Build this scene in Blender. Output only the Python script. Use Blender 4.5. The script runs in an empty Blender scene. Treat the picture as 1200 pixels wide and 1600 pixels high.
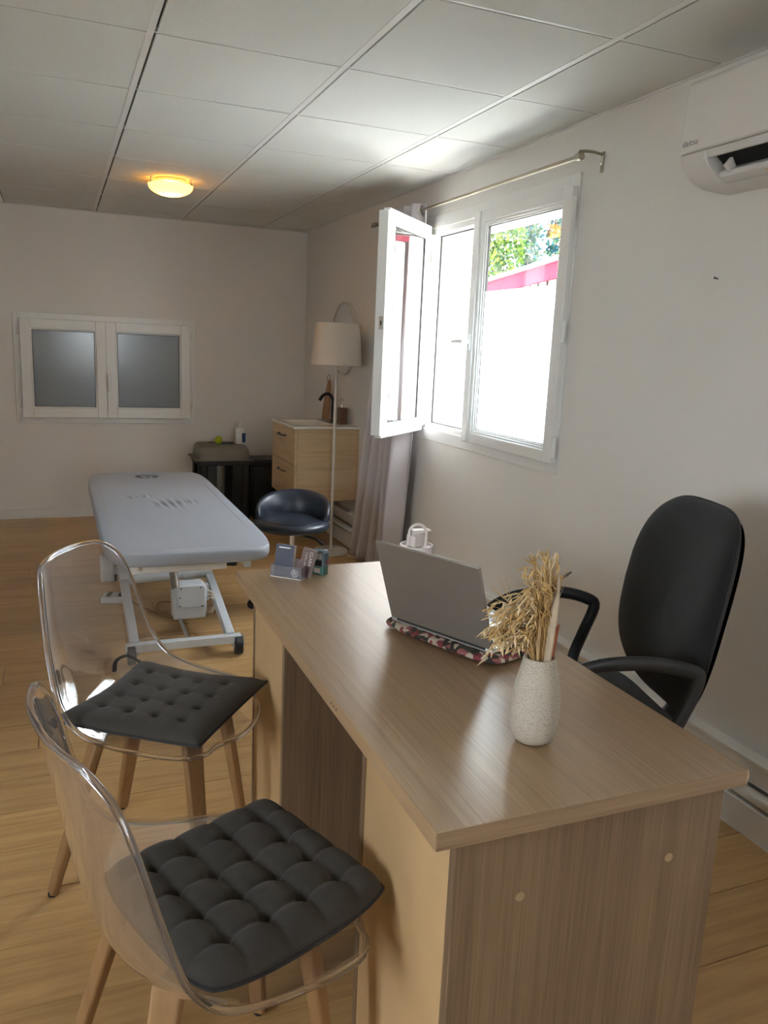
import bpy, bmesh, math, random
from mathutils import Vector, Matrix

random.seed(7)
S = bpy.context.scene
COL = S.collection
PI = math.pi

# ------------------------------------------------------------------ camera
CAMH = 1.365
F_PX, YAW, PITCH, ROLL = 1244.34, 0.3920, -0.2020, 0.0439
cy, sy = math.cos(YAW), math.sin(YAW)
Fw = Vector((sy*math.cos(PITCH), cy*math.cos(PITCH), math.sin(PITCH)))
R0 = Vector((cy, -sy, 0)); U0 = R0.cross(Fw)
Rt = R0*math.cos(ROLL) + U0*math.sin(ROLL)
Up = -R0*math.sin(ROLL) + U0*math.cos(ROLL)
cam_d = bpy.data.cameras.new('camera')
cam = bpy.data.objects.new('camera', cam_d); COL.objects.link(cam)
cam_d.sensor_fit = 'HORIZONTAL'; cam_d.sensor_width = 36.0
cam_d.lens = F_PX*36.0/1200.0
cam_d.clip_start = 0.02; cam_d.clip_end = 300
cam.matrix_world = Matrix(((Rt.x, Up.x, -Fw.x, 0), (Rt.y, Up.y, -Fw.y, 0), (Rt.z, Up.z, -Fw.z, CAMH), (0, 0, 0, 1)))
S.camera = cam

# ------------------------------------------------------------------ world, sun, portals, exposure
W = bpy.data.worlds.new('sky'); S.world = W; W.use_nodes = True
bg = W.node_tree.nodes['Background']
bg.inputs['Color'].default_value = (0.90, 0.95, 1.0, 1)
bg.inputs['Strength'].default_value = 13.0
sun_d = bpy.data.lights.new('sun', 'SUN'); sun = bpy.data.objects.new('sun', sun_d); COL.objects.link(sun)
sun_d.energy = 20.0; sun_d.angle = 0.009; sun_d.color = (1, 0.95, 0.87)
sun.rotation_euler = Vector((0.06, -0.70, 0.72)).to_track_quat('Z', 'Y').to_euler()
def portal(loc, dirv, sx, sy_):
    d = bpy.data.lights.new('daylight_portal', 'AREA'); o = bpy.data.objects.new('daylight_portal', d); COL.objects.link(o)
    d.shape = 'RECTANGLE'; d.size = sx; d.size_y = sy_; d.cycles.is_portal = True
    o.location = loc; o.rotation_euler = Vector(dirv).to_track_quat('-Z', 'Z').to_euler()
    return o
portal((2.225, 3.43, 1.47), (-1, 0, 0), 1.30, 1.10)
portal((-2.56, 0.15, 1.45), (1, 0, 0), 1.0, 1.1)
portal((0.70, -2.75, 1.45), (0, 1, 0), 0.52, 1.02)
S.view_settings.view_transform = 'Standard'
S.view_settings.look = 'None'
S.view_settings.gamma = 1.0
S.view_settings.use_curve_mapping = False
S.view_settings.exposure = 1.18
S.cycles.use_denoising = True
S.cycles.max_bounces = 10; S.cycles.diffuse_bounces = 5; S.cycles.glossy_bounces = 4
S.cycles.transparent_max_bounces = 18; S.cycles.transmission_bounces = 8
S.cycles.sample_clamp_indirect = 14.0
S.cycles.caustics_reflective = False; S.cycles.caustics_refractive = False

# ------------------------------------------------------------------ materials
M = {}
def newmat(name):
    m = bpy.data.materials.new(name); m.use_nodes = True
    nt = m.node_tree; b = nt.nodes['Principled BSDF']
    M[name] = m
    return m, nt, b
def rgb(c): return (c[0], c[1], c[2], 1)
def s2l(h):
    h = h.lstrip('#'); o = []
    for i in (0, 2, 4):
        v = int(h[i:i+2], 16)/255
        o.append(v/12.92 if v <= 0.04045 else ((v+0.055)/1.055)**2.4)
    return tuple(o)
def plain(name, col, rough=0.5, metal=0.0, var=0.05, scale=30, bump=0.0, bscale=200, spec=0.5, coat=0.0, sheen=0.0):
    if isinstance(col, str): col = s2l(col)
    m, nt, b = newmat(name)
    b.inputs['Roughness'].default_value = rough; b.inputs['Metallic'].default_value = metal
    b.inputs['Specular IOR Level'].default_value = spec; b.inputs['Coat Weight'].default_value = coat
    b.inputs['Sheen Weight'].default_value = sheen
    tc = nt.nodes.new('ShaderNodeTexCoord')
    n = nt.nodes.new('ShaderNodeTexNoise'); n.inputs['Scale'].default_value = scale; n.inputs['Detail'].default_value = 4
    nt.links.new(tc.outputs['Object'], n.inputs['Vector'])
    r = nt.nodes.new('ShaderNodeMapRange'); r.inputs['From Min'].default_value = 0.25; r.inputs['From Max'].default_value = 0.75
    r.inputs['To Min'].default_value = 1-var; r.inputs['To Max'].default_value = 1+var
    nt.links.new(n.outputs['Fac'], r.inputs['Value'])
    h = nt.nodes.new('ShaderNodeHueSaturation'); h.inputs['Color'].default_value = rgb(col)
    nt.links.new(r.outputs['Result'], h.inputs['Value']); nt.links.new(h.outputs['Color'], b.inputs['Base Color'])
    if bump:
        n2 = nt.nodes.new('ShaderNodeTexNoise'); n2.inputs['Scale'].default_value = bscale; n2.inputs['Detail'].default_value = 3
        nt.links.new(tc.outputs['Object'], n2.inputs['Vector'])
        bp = nt.nodes.new('ShaderNodeBump'); bp.inputs['Strength'].default_value = bump; bp.inputs['Distance'].default_value = 0.002
        nt.links.new(n2.outputs['Fac'], bp.inputs['Height']); nt.links.new(bp.outputs['Normal'], b.inputs['Normal'])
    return m
def wood(name, ca, cb, axis, rough=0.4, fine=90, coarse=9, stretch=0.06, tone=0.12, bump=0.15, spec=0.5):
    if isinstance(ca, str): ca = s2l(ca)
    if isinstance(cb, str): cb = s2l(cb)
    m, nt, b = newmat(name); N = nt.nodes; L = nt.links
    b.inputs['Roughness'].default_value = rough; b.inputs['Specular IOR Level'].default_value = spec
    tc = N.new('ShaderNodeTexCoord'); oi = N.new('ShaderNodeObjectInfo')
    mul = N.new('ShaderNodeVectorMath'); mul.operation = 'SCALE'; mul.inputs[0].default_value = (7.3, 5.1, 3.7)
    L.new(oi.outputs['Random'], mul.inputs['Scale'])
    add = N.new('ShaderNodeVectorMath'); add.operation = 'ADD'
    L.new(tc.outputs['Object'], add.inputs[0]); L.new(mul.outputs[0], add.inputs[1])
    mp = N.new('ShaderNodeMapping'); sc = [1, 1, 1]; sc[axis] = stretch; mp.inputs['Scale'].default_value = sc
    L.new(add.outputs[0], mp.inputs['Vector'])
    n1 = N.new('ShaderNodeTexNoise'); n1.inputs['Scale'].default_value = fine; n1.inputs['Detail'].default_value = 5
    n2 = N.new('ShaderNodeTexNoise'); n2.inputs['Scale'].default_value = coarse; n2.inputs['Detail'].default_value = 3; n2.inputs['Distortion'].default_value = 1.2
    L.new(mp.outputs[0], n1.inputs['Vector']); L.new(mp.outputs[0], n2.inputs['Vector'])
    w = N.new('ShaderNodeMath'); w.operation = 'MULTIPLY'; w.inputs[1].default_value = 7.0; L.new(n2.outputs['Fac'], w.inputs[0])
    fr = N.new('ShaderNodeMath'); fr.operation = 'PINGPONG'; fr.inputs[1].default_value = 1.0; L.new(w.outputs[0], fr.inputs[0])
    mix = N.new('ShaderNodeMath'); mix.operation = 'MULTIPLY_ADD'; mix.inputs[1].default_value = 0.20
    L.new(fr.outputs[0], mix.inputs[0])
    sc1 = N.new('ShaderNodeMath'); sc1.operation = 'MULTIPLY'; sc1.inputs[1].default_value = 0.80; L.new(n1.outputs['Fac'], sc1.inputs[0])
    L.new(sc1.outputs[0], mix.inputs[2])
    cr = N.new('ShaderNodeValToRGB'); cr.color_ramp.elements[0].position = 0.25; cr.color_ramp.elements[1].position = 0.75
    cr.color_ramp.elements[0].color = rgb(ca); cr.color_ramp.elements[1].color = rgb(cb)
    L.new(mix.outputs[0], cr.inputs['Fac'])
    h = N.new('ShaderNodeHueSaturation'); L.new(cr.outputs['Color'], h.inputs['Color'])
    mr = N.new('ShaderNodeMapRange'); mr.inputs['To Min'].default_value = 1-tone; mr.inputs['To Max'].default_value = 1+tone
    L.new(oi.outputs['Random'], mr.inputs['Value']); L.new(mr.outputs[0], h.inputs['Value'])
    L.new(h.outputs['Color'], b.inputs['Base Color'])
    if bump:
        bp = N.new('ShaderNodeBump'); bp.inputs['Strength'].default_value = bump; bp.inputs['Distance'].default_value = 0.001
        L.new(n1.outputs['Fac'], bp.inputs['Height']); L.new(bp.outputs['Normal'], b.inputs['Normal'])
    return m
def thin_clear(name, tint=(0.97, 0.98, 0.98), rough=0.0, ior=1.5, boost=1.0, milk=0.0, milkcol=(0.8, 0.85, 0.95)):
    # a clear sheet: straight-through transmission plus Fresnel reflection
    m = bpy.data.materials.new(name); m.use_nodes = True; M[name] = m
    nt = m.node_tree; nt.nodes.clear(); N = nt.nodes; L = nt.links
    out = N.new('ShaderNodeOutputMaterial'); tr = N.new('ShaderNodeBsdfTransparent'); tr.inputs['Color'].default_value = rgb(tint)
    gl = N.new('ShaderNodeBsdfGlossy'); gl.inputs['Roughness'].default_value = rough; gl.inputs['Color'].default_value = (1, 1, 1, 1)
    ge = N.new('ShaderNodeNewGeometry'); dt = N.new('ShaderNodeVectorMath'); dt.operation = 'DOT_PRODUCT'
    L.new(ge.outputs['Incoming'], dt.inputs[0]); L.new(ge.outputs['Normal'], dt.inputs[1])
    ab = N.new('ShaderNodeMath'); ab.operation = 'ABSOLUTE'; L.new(dt.outputs['Value'], ab.inputs[0])
    om = N.new('ShaderNodeMath'); om.operation = 'SUBTRACT'; om.inputs[0].default_value = 1.0; om.use_clamp = True; L.new(ab.outputs[0], om.inputs[1])
    pw = N.new('ShaderNodeMath'); pw.operation = 'POWER'; pw.inputs[1].default_value = 5.0; L.new(om.outputs[0], pw.inputs[0])
    f0 = ((ior-1)/(ior+1))**2
    ml = N.new('ShaderNodeMath'); ml.operation = 'MULTIPLY_ADD'; ml.inputs[1].default_value = (1-f0)*boost; ml.inputs[2].default_value = f0*boost; ml.use_clamp = True
    L.new(pw.outputs[0], ml.inputs[0])
    mx = N.new('ShaderNodeMixShader'); L.new(ml.outputs[0], mx.inputs['Fac']); L.new(tr.outputs[0], mx.inputs[1]); L.new(gl.outputs[0], mx.inputs[2])
    last = mx
    if milk:
        df = N.new('ShaderNodeBsdfDiffuse'); df.inputs['Color'].default_value = rgb(milkcol)
        m2 = N.new('ShaderNodeMixShader'); m2.inputs['Fac'].default_value = milk
        L.new(mx.outputs[0], m2.inputs[1]); L.new(df.outputs[0], m2.inputs[2]); last = m2
    L.new(last.outputs[0], out.inputs['Surface'])
    return m
def translucent(name, col, t=0.7, rough=0.6):
    m = bpy.data.materials.new(name); m.use_nodes = True; M[name] = m
    nt = m.node_tree; nt.nodes.clear(); N = nt.nodes; L = nt.links
    out = N.new('ShaderNodeOutputMaterial'); tl = N.new('ShaderNodeBsdfTranslucent'); tl.inputs['Color'].default_value = rgb(col)
    df = N.new('ShaderNodeBsdfDiffuse'); df.inputs['Color'].default_value = rgb(col)
    mx = N.new('ShaderNodeMixShader'); mx.inputs['Fac'].default_value = t
    L.new(df.outputs[0], mx.inputs[1]); L.new(tl.outputs[0], mx.inputs[2]); L.new(mx.outputs[0], out.inputs['Surface'])
    return m

plain('wall_paint', (0.76, 0.735, 0.705), 0.75, var=0.015, scale=3, bump=0.12, bscale=160)
plain('trim_paint', (0.76, 0.745, 0.72), 0.45, var=0.02)
plain('tee_paint', (0.74, 0.74, 0.72), 0.5, var=0.01)
plain('gap_shade', (0.06, 0.06, 0.06), 0.9)  # near-black colour puts shade into the gaps between ceiling tiles
plain('pvc', (0.79, 0.79, 0.775), 0.32, var=0.01)
plain('pvc_grey', (0.30, 0.30, 0.30), 0.4)
plain('rubber_seal', (0.05, 0.05, 0.05), 0.6)
plain('chrome', (0.72, 0.71, 0.69), 0.18, metal=1.0, var=0.02)
plain('brushed_nickel', (0.40, 0.36, 0.28), 0.38, metal=1.0, var=0.03)
plain('black_plastic', (0.018, 0.018, 0.02), 0.42, var=0.1)
plain('black_fabric', (0.016, 0.0165, 0.018), 0.85, var=0.25, scale=900, bump=0.5, bscale=1400, sheen=0.12, spec=0.3)
plain('black_vinyl', (0.016, 0.022, 0.036), 0.33, var=0.08, scale=60, bump=0.15, bscale=500)
plain('cushion_cotton', (0.062, 0.056, 0.051), 0.9, var=0.16, scale=500, bump=0.35, bscale=900, sheen=0.12, spec=0.2)
plain('cushion_piping', (0.035, 0.034, 0.036), 0.9, var=0.1)
plain('pad_vinyl', (0.37, 0.40, 0.46), 0.45, var=0.10, scale=420, bump=0.10, bscale=500)
plain('table_paint', (0.62, 0.66, 0.70), 0.35, var=0.02)
plain('control_box', (0.60, 0.63, 0.68), 0.5, var=0.02)
plain('tyre', (0.03, 0.03, 0.033), 0.6)
plain('aircon_white', (0.74, 0.71, 0.69), 0.35, var=0.01)
plain('aircon_white_b', (0.70, 0.69, 0.68), 0.35, var=0.01)
plain('slot_black', (0.008, 0.008, 0.008), 0.7)
plain('logo_grey', (0.28, 0.28, 0.29), 0.4)
plain('shade_linen', (0.66, 0.60, 0.52), 0.85, var=0.05, scale=300, bump=0.2, bscale=700)
plain('lamp_white', (0.72, 0.70, 0.66), 0.4)
plain('ceramic_white', (0.78, 0.76, 0.72), 0.12, var=0.01)
plain('faucet_black', (0.015, 0.015, 0.016), 0.3)
plain('soap_brown', (0.16, 0.075, 0.045), 0.4, var=0.12)
plain('mirror_glass', (0.80, 0.80, 0.80), 0.03, metal=1.0, var=0.0)
plain('mirror_rim', (0.58, 0.52, 0.45), 0.35)
plain('taupe_pad', (0.20, 0.185, 0.15), 0.6, var=0.06)
plain('felt_green', (0.42, 0.50, 0.015), 0.8, var=0.1, scale=200)
plain('bottle_white', (0.80, 0.80, 0.78), 0.35)
plain('label_blue', (0.03, 0.07, 0.22), 0.5, var=0.3, scale=90)
plain('bin_black', (0.010, 0.010, 0.011), 0.6)
plain('grey_metal', (0.25, 0.222, 0.198), 0.45, metal=0.35, var=0.02)
plain('laptop_deck', (0.62, 0.63, 0.65), 0.35, metal=0.6, var=0.02)
plain('key_black', (0.03, 0.03, 0.03), 0.5)
plain('screen_dark', (0.02, 0.02, 0.025), 0.1)
plain('bottle_pink', (0.80, 0.72, 0.70), 0.4, var=0.02)
plain('stamp_blue', (0.13, 0.18, 0.24), 0.4)
plain('stamp_teal', (0.10, 0.22, 0.20), 0.25)
plain('stamp_red', (0.45, 0.02, 0.05), 0.4)
plain('card_navy', (0.028, 0.032, 0.075), 0.45)
plain('card_brown', (0.085, 0.022, 0.012), 0.45)
plain('card_edge', (0.55, 0.5, 0.46), 0.7)
plain('print_white', (0.75, 0.75, 0.78), 0.6)
plain('print_cream', (0.80, 0.68, 0.58), 0.6)
plain('print_grey', (0.05, 0.05, 0.06), 0.5)
plain('mdf', (0.62, 0.42, 0.22), 0.55, var=0.05, scale=14)
plain('desk_edge_brown', (0.30, 0.22, 0.16), 0.5)
plain('cam_cover', (0.42, 0.30, 0.18), 0.5)
plain('cable_cream', (0.70, 0.66, 0.58), 0.5)
plain('cable_brown', (0.28, 0.18, 0.09), 0.5)
plain('nail_dark', (0.1, 0.08, 0.07), 0.5)
plain('outlet', (0.74, 0.73, 0.70), 0.4)
plain('exterior_render', (0.80, 0.79, 0.76), 0.8, var=0.03, bump=0.2, bscale=120)
plain('fascia_red', (0.16, 0.020, 0.032), 0.9, var=0.05, spec=0.0)
plain('roof_cap', (0.26, 0.28, 0.32), 0.9, spec=0.0)
plain('batten_dark', (0.035, 0.022, 0.02), 0.9, spec=0.0)
plain('concrete', (0.46, 0.45, 0.43), 0.75, var=0.12, scale=4)
plain('bark', (0.16, 0.13, 0.11), 0.9, var=0.2)
plain('sticker_orange', (0.65, 0.28, 0.10), 0.5, var=0.1)
plain('straw_a', (0.60, 0.40, 0.17), 0.75, var=0.25, scale=40)
plain('straw_b', (0.74, 0.58, 0.36), 0.8, var=0.2, scale=40)
plain('straw_red', (0.36, 0.11, 0.05), 0.7, var=0.2)
plain('bark_pale', (0.50, 0.40, 0.29), 0.8, var=0.15, scale=40)
translucent('frost_film', (0.93, 0.97, 1.0), 0.85)
translucent('curtain_cloth', (0.66, 0.62, 0.64), 0.22)
translucent('lamp_bowl', (0.95, 0.84, 0.60), 0.75)
translucent('leaf_bright', (0.085, 0.13, 0.016), 0.35)
translucent('leaf_mid', (0.022, 0.052, 0.018), 0.3)
translucent('leaf_grey', (0.065, 0.085, 0.055), 0.3)
translucent('leaf_blue', (0.016, 0.048, 0.060), 0.25)
thin_clear('pane_glass', (0.95, 0.97, 0.97))
thin_clear('acrylic', (0.965, 0.955, 0.955), 0.03, 1.5, 2.0, milk=0.035, milkcol=(0.85, 0.78, 0.78))
m, nt, b = newmat('acrylic_rim')
b.inputs['Base Color'].default_value = (0.90, 0.93, 1.0, 1); b.inputs['Roughness'].default_value = 0.04
b.inputs['Transmission Weight'].default_value = 1.0; b.inputs['IOR'].default_value = 1.49
thin_clear('holder_acrylic', (0.88, 0.88, 0.92), 0.05, 1.5, 1.5, milk=0.12, milkcol=(0.7, 0.7, 0.78))

# ceiling tile: mineral fibre with fine speckle
m = plain('ceiling_fibre', (0.68, 0.69, 0.66), 0.9, var=0.10, scale=300, bump=0.6, bscale=170)
# frosted glass of the far window: grey, glossy-rough, slightly blue
plain('frosted_grey', (0.19, 0.215, 0.24), 0.19, var=0.03, spec=1.0)
# speckled stoneware
m, nt, b = newmat('stoneware'); N = nt.nodes; L = nt.links
b.inputs['Roughness'].default_value = 0.75
tc = N.new('ShaderNodeTexCoord'); v = N.new('ShaderNodeTexVoronoi'); v.inputs['Scale'].default_value = 600
n = N.new('ShaderNodeTexNoise'); n.inputs['Scale'].default_value = 620; n.inputs['Detail'].default_value = 3
L.new(tc.outputs['Object'], v.inputs['Vector']); L.new(tc.outputs['Object'], n.inputs['Vector'])
cr = N.new('ShaderNodeValToRGB'); e = cr.color_ramp.elements
e[0].position = 0.33; e[0].color = (0.24, 0.21, 0.18, 1); e[1].position = 0.47; e[1].color = (0.56, 0.50, 0.42, 1)
L.new(n.outputs['Fac'], cr.inputs['Fac']); L.new(cr.outputs['Color'], b.inputs['Base Color'])
bp = N.new('ShaderNodeBump'); bp.inputs['Strength'].default_value = 0.5; bp.inputs['Distance'].default_value = 0.001
L.new(n.outputs['Fac'], bp.inputs['Height']); L.new(bp.outputs['Normal'], b.inputs['Normal'])
# floral padded cloth
m, nt, b = newmat('floral_cloth'); N = nt.nodes; L = nt.links
b.inputs['Roughness'].default_value = 0.85
tc = N.new('ShaderNodeTexCoord'); n = N.new('ShaderNodeTexVoronoi'); n.inputs['Scale'].default_value = 85; n.inputs['Randomness'].default_value = 1.0
nz = N.new('ShaderNodeTexNoise'); nz.inputs['Scale'].default_value = 60; mixv = N.new('ShaderNodeVectorMath'); mixv.operation = 'MULTIPLY_ADD'
mixv.inputs[1].default_value = (0.02, 0.02, 0.02); L.new(tc.outputs['Object'], nz.inputs['Vector']); L.new(nz.outputs['Color'], mixv.inputs[0]); L.new(tc.outputs['Object'], mixv.inputs[2])
L.new(mixv.outputs[0], n.inputs['Vector'])
sep = N.new('ShaderNodeSeparateColor'); L.new(n.outputs['Color'], sep.inputs['Color'])
cr = N.new('ShaderNodeValToRGB'); cr.color_ramp.interpolation = 'CONSTANT'; e = cr.color_ramp.elements
e[0].position = 0.0; e[0].color = (0.035, 0.03, 0.022, 1); e[1].position = 0.30; e[1].color = (0.50, 0.42, 0.33, 1)
for p, c in ((0.50, (0.22, 0.040, 0.050, 1)), (0.72, (0.30, 0.10, 0.10, 1)), (0.84, (0.05, 0.06, 0.035, 1)), (0.93, (0.52, 0.43, 0.34, 1))):
    q = e.new(p); q.color = c
L.new(sep.outputs[0], cr.inputs['Fac']); L.new(cr.outputs['Color'], b.inputs['Base Color'])

wood('floor_oak', (0.43, 0.25, 0.098), (0.62, 0.39, 0.172), 0, 0.34, fine=60, coarse=4, stretch=0.08, tone=0.10, bump=0.06)
wood('desk_oak_y', (0.345, 0.220, 0.122), (0.53, 0.365, 0.215), 1, 0.30, fine=360, coarse=14, stretch=0.016, tone=0.03, bump=0.05, spec=0.95)  # tabletop tone lightened, carries some of the window glow in its colour
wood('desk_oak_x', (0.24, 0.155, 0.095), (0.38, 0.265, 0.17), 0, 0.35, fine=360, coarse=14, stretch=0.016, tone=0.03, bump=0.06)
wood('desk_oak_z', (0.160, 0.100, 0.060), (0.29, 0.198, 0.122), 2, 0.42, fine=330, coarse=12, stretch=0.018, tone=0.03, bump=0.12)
wood('vanity_oak', (0.50, 0.35, 0.20), (0.66, 0.50, 0.32), 1, 0.45, fine=60, coarse=5, stretch=0.06, tone=0.03)
wood('beech', (0.27, 0.145, 0.060), (0.39, 0.225, 0.105), 2, 0.45, fine=60, coarse=5, stretch=0.06, tone=0.06)
wood('vanity_oak_x', (0.50, 0.35, 0.20), (0.66, 0.50, 0.32), 0, 0.45, fine=60, coarse=5, stretch=0.06, tone=0.03)
wood('board_wood', (0.25, 0.12, 0.05), (0.42, 0.22, 0.10), 2, 0.5, fine=50, coarse=8, stretch=0.05, tone=0.05)

# ------------------------------------------------------------------ geometry helpers
class MB:
    def __init__(s): s.v = []; s.f = []
    def add(s, vs, fs):
        o = len(s.v); s.v += [tuple(p) for p in vs]; s.f += [tuple(i+o for i in f) for f in fs]; return s
    def box(s, x0, x1, y0, y1, z0, z1):
        vs = [(x, y, z) for z in (z0, z1) for y in (y0, y1) for x in (x0, x1)]
        return s.add(vs, [(0, 2, 3, 1), (4, 5, 7, 6), (0, 1, 5, 4), (2, 6, 7, 3), (0, 4, 6, 2), (1, 3, 7, 5)])
    def bar(s, p0, p1, w, h, up=(0, 0, 1), w1=None, h1=None):
        p0 = Vector(p0); p1 = Vector(p1); d = (p1-p0).normalized(); u = Vector(up)
        if abs(d.dot(u)) > 0.98: u = Vector((1, 0, 0))
        a = d.cross(u).normalized(); b_ = a.cross(d).normalized()
        w1 = w if w1 is None else w1; h1 = h if h1 is None else h1
        vs = []
        for p, ww, hh in ((p0, w, h), (p1, w1, h1)):
            for i, j in ((-1, -1), (1, -1), (1, 1), (-1, 1)): vs.append(p+a*i*ww/2+b_*j*hh/2)
        return s.add(vs, [(3, 2, 1, 0), (4, 5, 6, 7), (0, 1, 5, 4), (1, 2, 6, 5), (2, 3, 7, 6), (3, 0, 4, 7)])
    def tube(s, pts, r, n=10, closed=False, flat=1.0, up=None):
        pts = [Vector(p) for p in pts]; k = len(pts); vs = []; fs = []
        rs = r if isinstance(r, (list, tuple)) else [r]*k
        ref = Vector(up) if up else None; prev = None
        for i, p in enumerate(pts):
            if closed: d = pts[(i+1) % k]-pts[i-1]
            else: d = pts[min(i+1, k-1)]-pts[max(i-1, 0)]
            d = d.normalized() if d.length > 1e-9 else Vector((0, 0, 1))
            if ref: a = ref
            elif prev is None: a = Vector((0, 0, 1)) if abs(d.z) < 0.9 else Vector((1, 0, 0))
            else: a = prev
            b_ = d.cross(a)
            if b_.length < 1e-6: b_ = d.cross(Vector((0.3, 0.9, 0.2)))
            b_.normalize(); a = b_.cross(d).normalized(); prev = a
            for j in range(n):
                t = 2*PI*j/n; vs.append(p+(a*math.cos(t)*flat+b_*math.sin(t))*rs[i])
        for i in range(k if closed else k-1):
            for j in range(n):
                a0 = i*n+j; a1 = i*n+(j+1) % n; i2 = (i+1) % k
                fs.append((a0, a1, i2*n+(j+1) % n, i2*n+j))
        if not closed:
            fs.append(tuple(range(n-1, -1, -1))); fs.append(tuple((k-1)*n+j for j in range(n)))
        return s.add(vs, fs)
    def cyl(s, p0, p1, r0, r1=None, n=20): return s.tube([p0, p1], [r0, r0 if r1 is None else r1], n)
    def lathe(s, prof, c=(0, 0, 0), n=32, sx=1, sy=1):
        vs = []; fs = []
        for r, z in prof:
            for j in range(n):
                t = 2*PI*j/n; vs.append((c[0]+r*math.cos(t)*sx, c[1]+r*math.sin(t)*sy, c[2]+z))
        for i in range(len(prof)-1):
            for j in range(n): fs.append((i*n+j, i*n+(j+1) % n, (i+1)*n+(j+1) % n, (i+1)*n+j))
        if prof[0][0] > 1e-5: fs.append(tuple(range(n-1, -1, -1)))
        if prof[-1][0] > 1e-5: fs.append(tuple((len(prof)-1)*n+j for j in range(n)))
        return s.add(vs, fs)
    def prism(s, poly, fn0, fn1):
        k = len(poly); vs = [fn0(*p) for p in poly]+[fn1(*p) for p in poly]
        fs = [tuple(range(k-1, -1, -1)), tuple(range(k, 2*k))]
        fs += [(i, (i+1) % k, k+(i+1) % k, k+i) for i in range(k)]
        return s.add(vs, fs)
    def grid(s, fn, nu, nv, wrapu=False):
        vs = [fn(i/(nu if wrapu else nu-1), j/(nv-1)) for j in range(nv) for i in range(nu)]
        fs = []
        for j in range(nv-1):
            for i in range(nu if wrapu else nu-1):
                i2 = (i+1) % nu; fs.append((j*nu+i, j*nu+i2, (j+1)*nu+i2, (j+1)*nu+i))
        return s.add(vs, fs)
    def mesh(s, name, mat, smooth=35, weld=0.0):
        me = bpy.data.meshes.new(name); me.from_pydata(s.v, [], s.f)
        bm = bmesh.new(); bm.from_mesh(me)
        if weld: bmesh.ops.remove_doubles(bm, verts=bm.verts, dist=weld)
        bmesh.ops.recalc_face_normals(bm, faces=bm.faces); bm.to_mesh(me); bm.free()
        me.materials.append(M[mat] if isinstance(mat, str) else mat)
        if smooth:
            for p in me.polygons: p.use_smooth = True
            me.set_sharp_from_angle(angle=math.radians(smooth))
        return me
    def build(s, name, mat, parent=None, bevel=0, smooth=35, seg=2, weld=0.0, loc=None, rot=None):
        o = bpy.data.objects.new(name, s.mesh(name, mat, smooth, weld)); COL.objects.link(o)
        if parent: o.parent = parent
        if loc: o.location = loc
        if rot: o.rotation_euler = rot
        if bevel:
            b_ = o.modifiers.new('bevel', 'BEVEL'); b_.width = bevel; b_.segments = seg; b_.limit_method = 'ANGLE'; b_.angle_limit = math.radians(40)
        return o
def tag(o, label=None, cat=None, group=None, kind=None):
    if label: o['label'] = label
    if cat: o['category'] = cat
    if group: o['group'] = group
    if kind: o['kind'] = kind
    return o
def thing(name, loc, label, cat, rz=0, group=None):
    o = bpy.data.objects.new(name, None); COL.objects.link(o); o.location = loc; o.rotation_euler = (0, 0, rz)
    o.empty_display_size = 0.05
    return tag(o, label, cat, group)
def setting(name, loc=(0, 0, 0)):
    o = bpy.data.objects.new(name, None); COL.objects.link(o); o.location = loc; o.empty_display_size = 0.05
    return tag(o, kind='structure')
def smoothpath(pts, n=8, closed=False):
    P = [Vector(p) for p in pts]; k = len(P); out = []
    for i in range(k if closed else k-1):
        if closed: a, b_, c, d = P[i-1], P[i], P[(i+1) % k], P[(i+2) % k]
        else: a, b_, c, d = P[max(i-1, 0)], P[i], P[i+1], P[min(i+2, k-1)]
        for j in range(n):
            t = j/n
            out.append(0.5*((2*b_)+(c-a)*t+(2*a-5*b_+4*c-d)*t*t+(3*b_-a-3*c+d)*t**3))
    if not closed: out.append(P[-1])
    return out
def text_mesh(name, body, size, mat, parent, M4, depth=0.0004):
    cu = bpy.data.curves.new(name, 'FONT'); cu.body = body; cu.size = size; cu.extrude = depth; cu.resolution_u = 3
    o = bpy.data.objects.new(name+'_tmp', cu); COL.objects.link(o)
    dg = bpy.context.evaluated_depsgraph_get(); dg.update()
    me = bpy.data.meshes.new_from_object(o.evaluated_get(dg)); bpy.data.objects.remove(o); bpy.data.curves.remove(cu)
    me.name = name; me.transform(M4); me.materials.clear(); me.materials.append(M[mat])
    r = bpy.data.objects.new(name, me); COL.objects.link(r); r.parent = parent
    return r
def axes(o, x, y):
    x = Vector(x).normalized(); y = Vector(y); z = x.cross(y).normalized(); y = z.cross(x); o = Vector(o)
    return Matrix(((x.x, y.x, z.x, o.x), (x.y, y.y, z.y, o.y), (x.z, y.z, z.z, o.z), (0, 0, 0, 1)))

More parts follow.
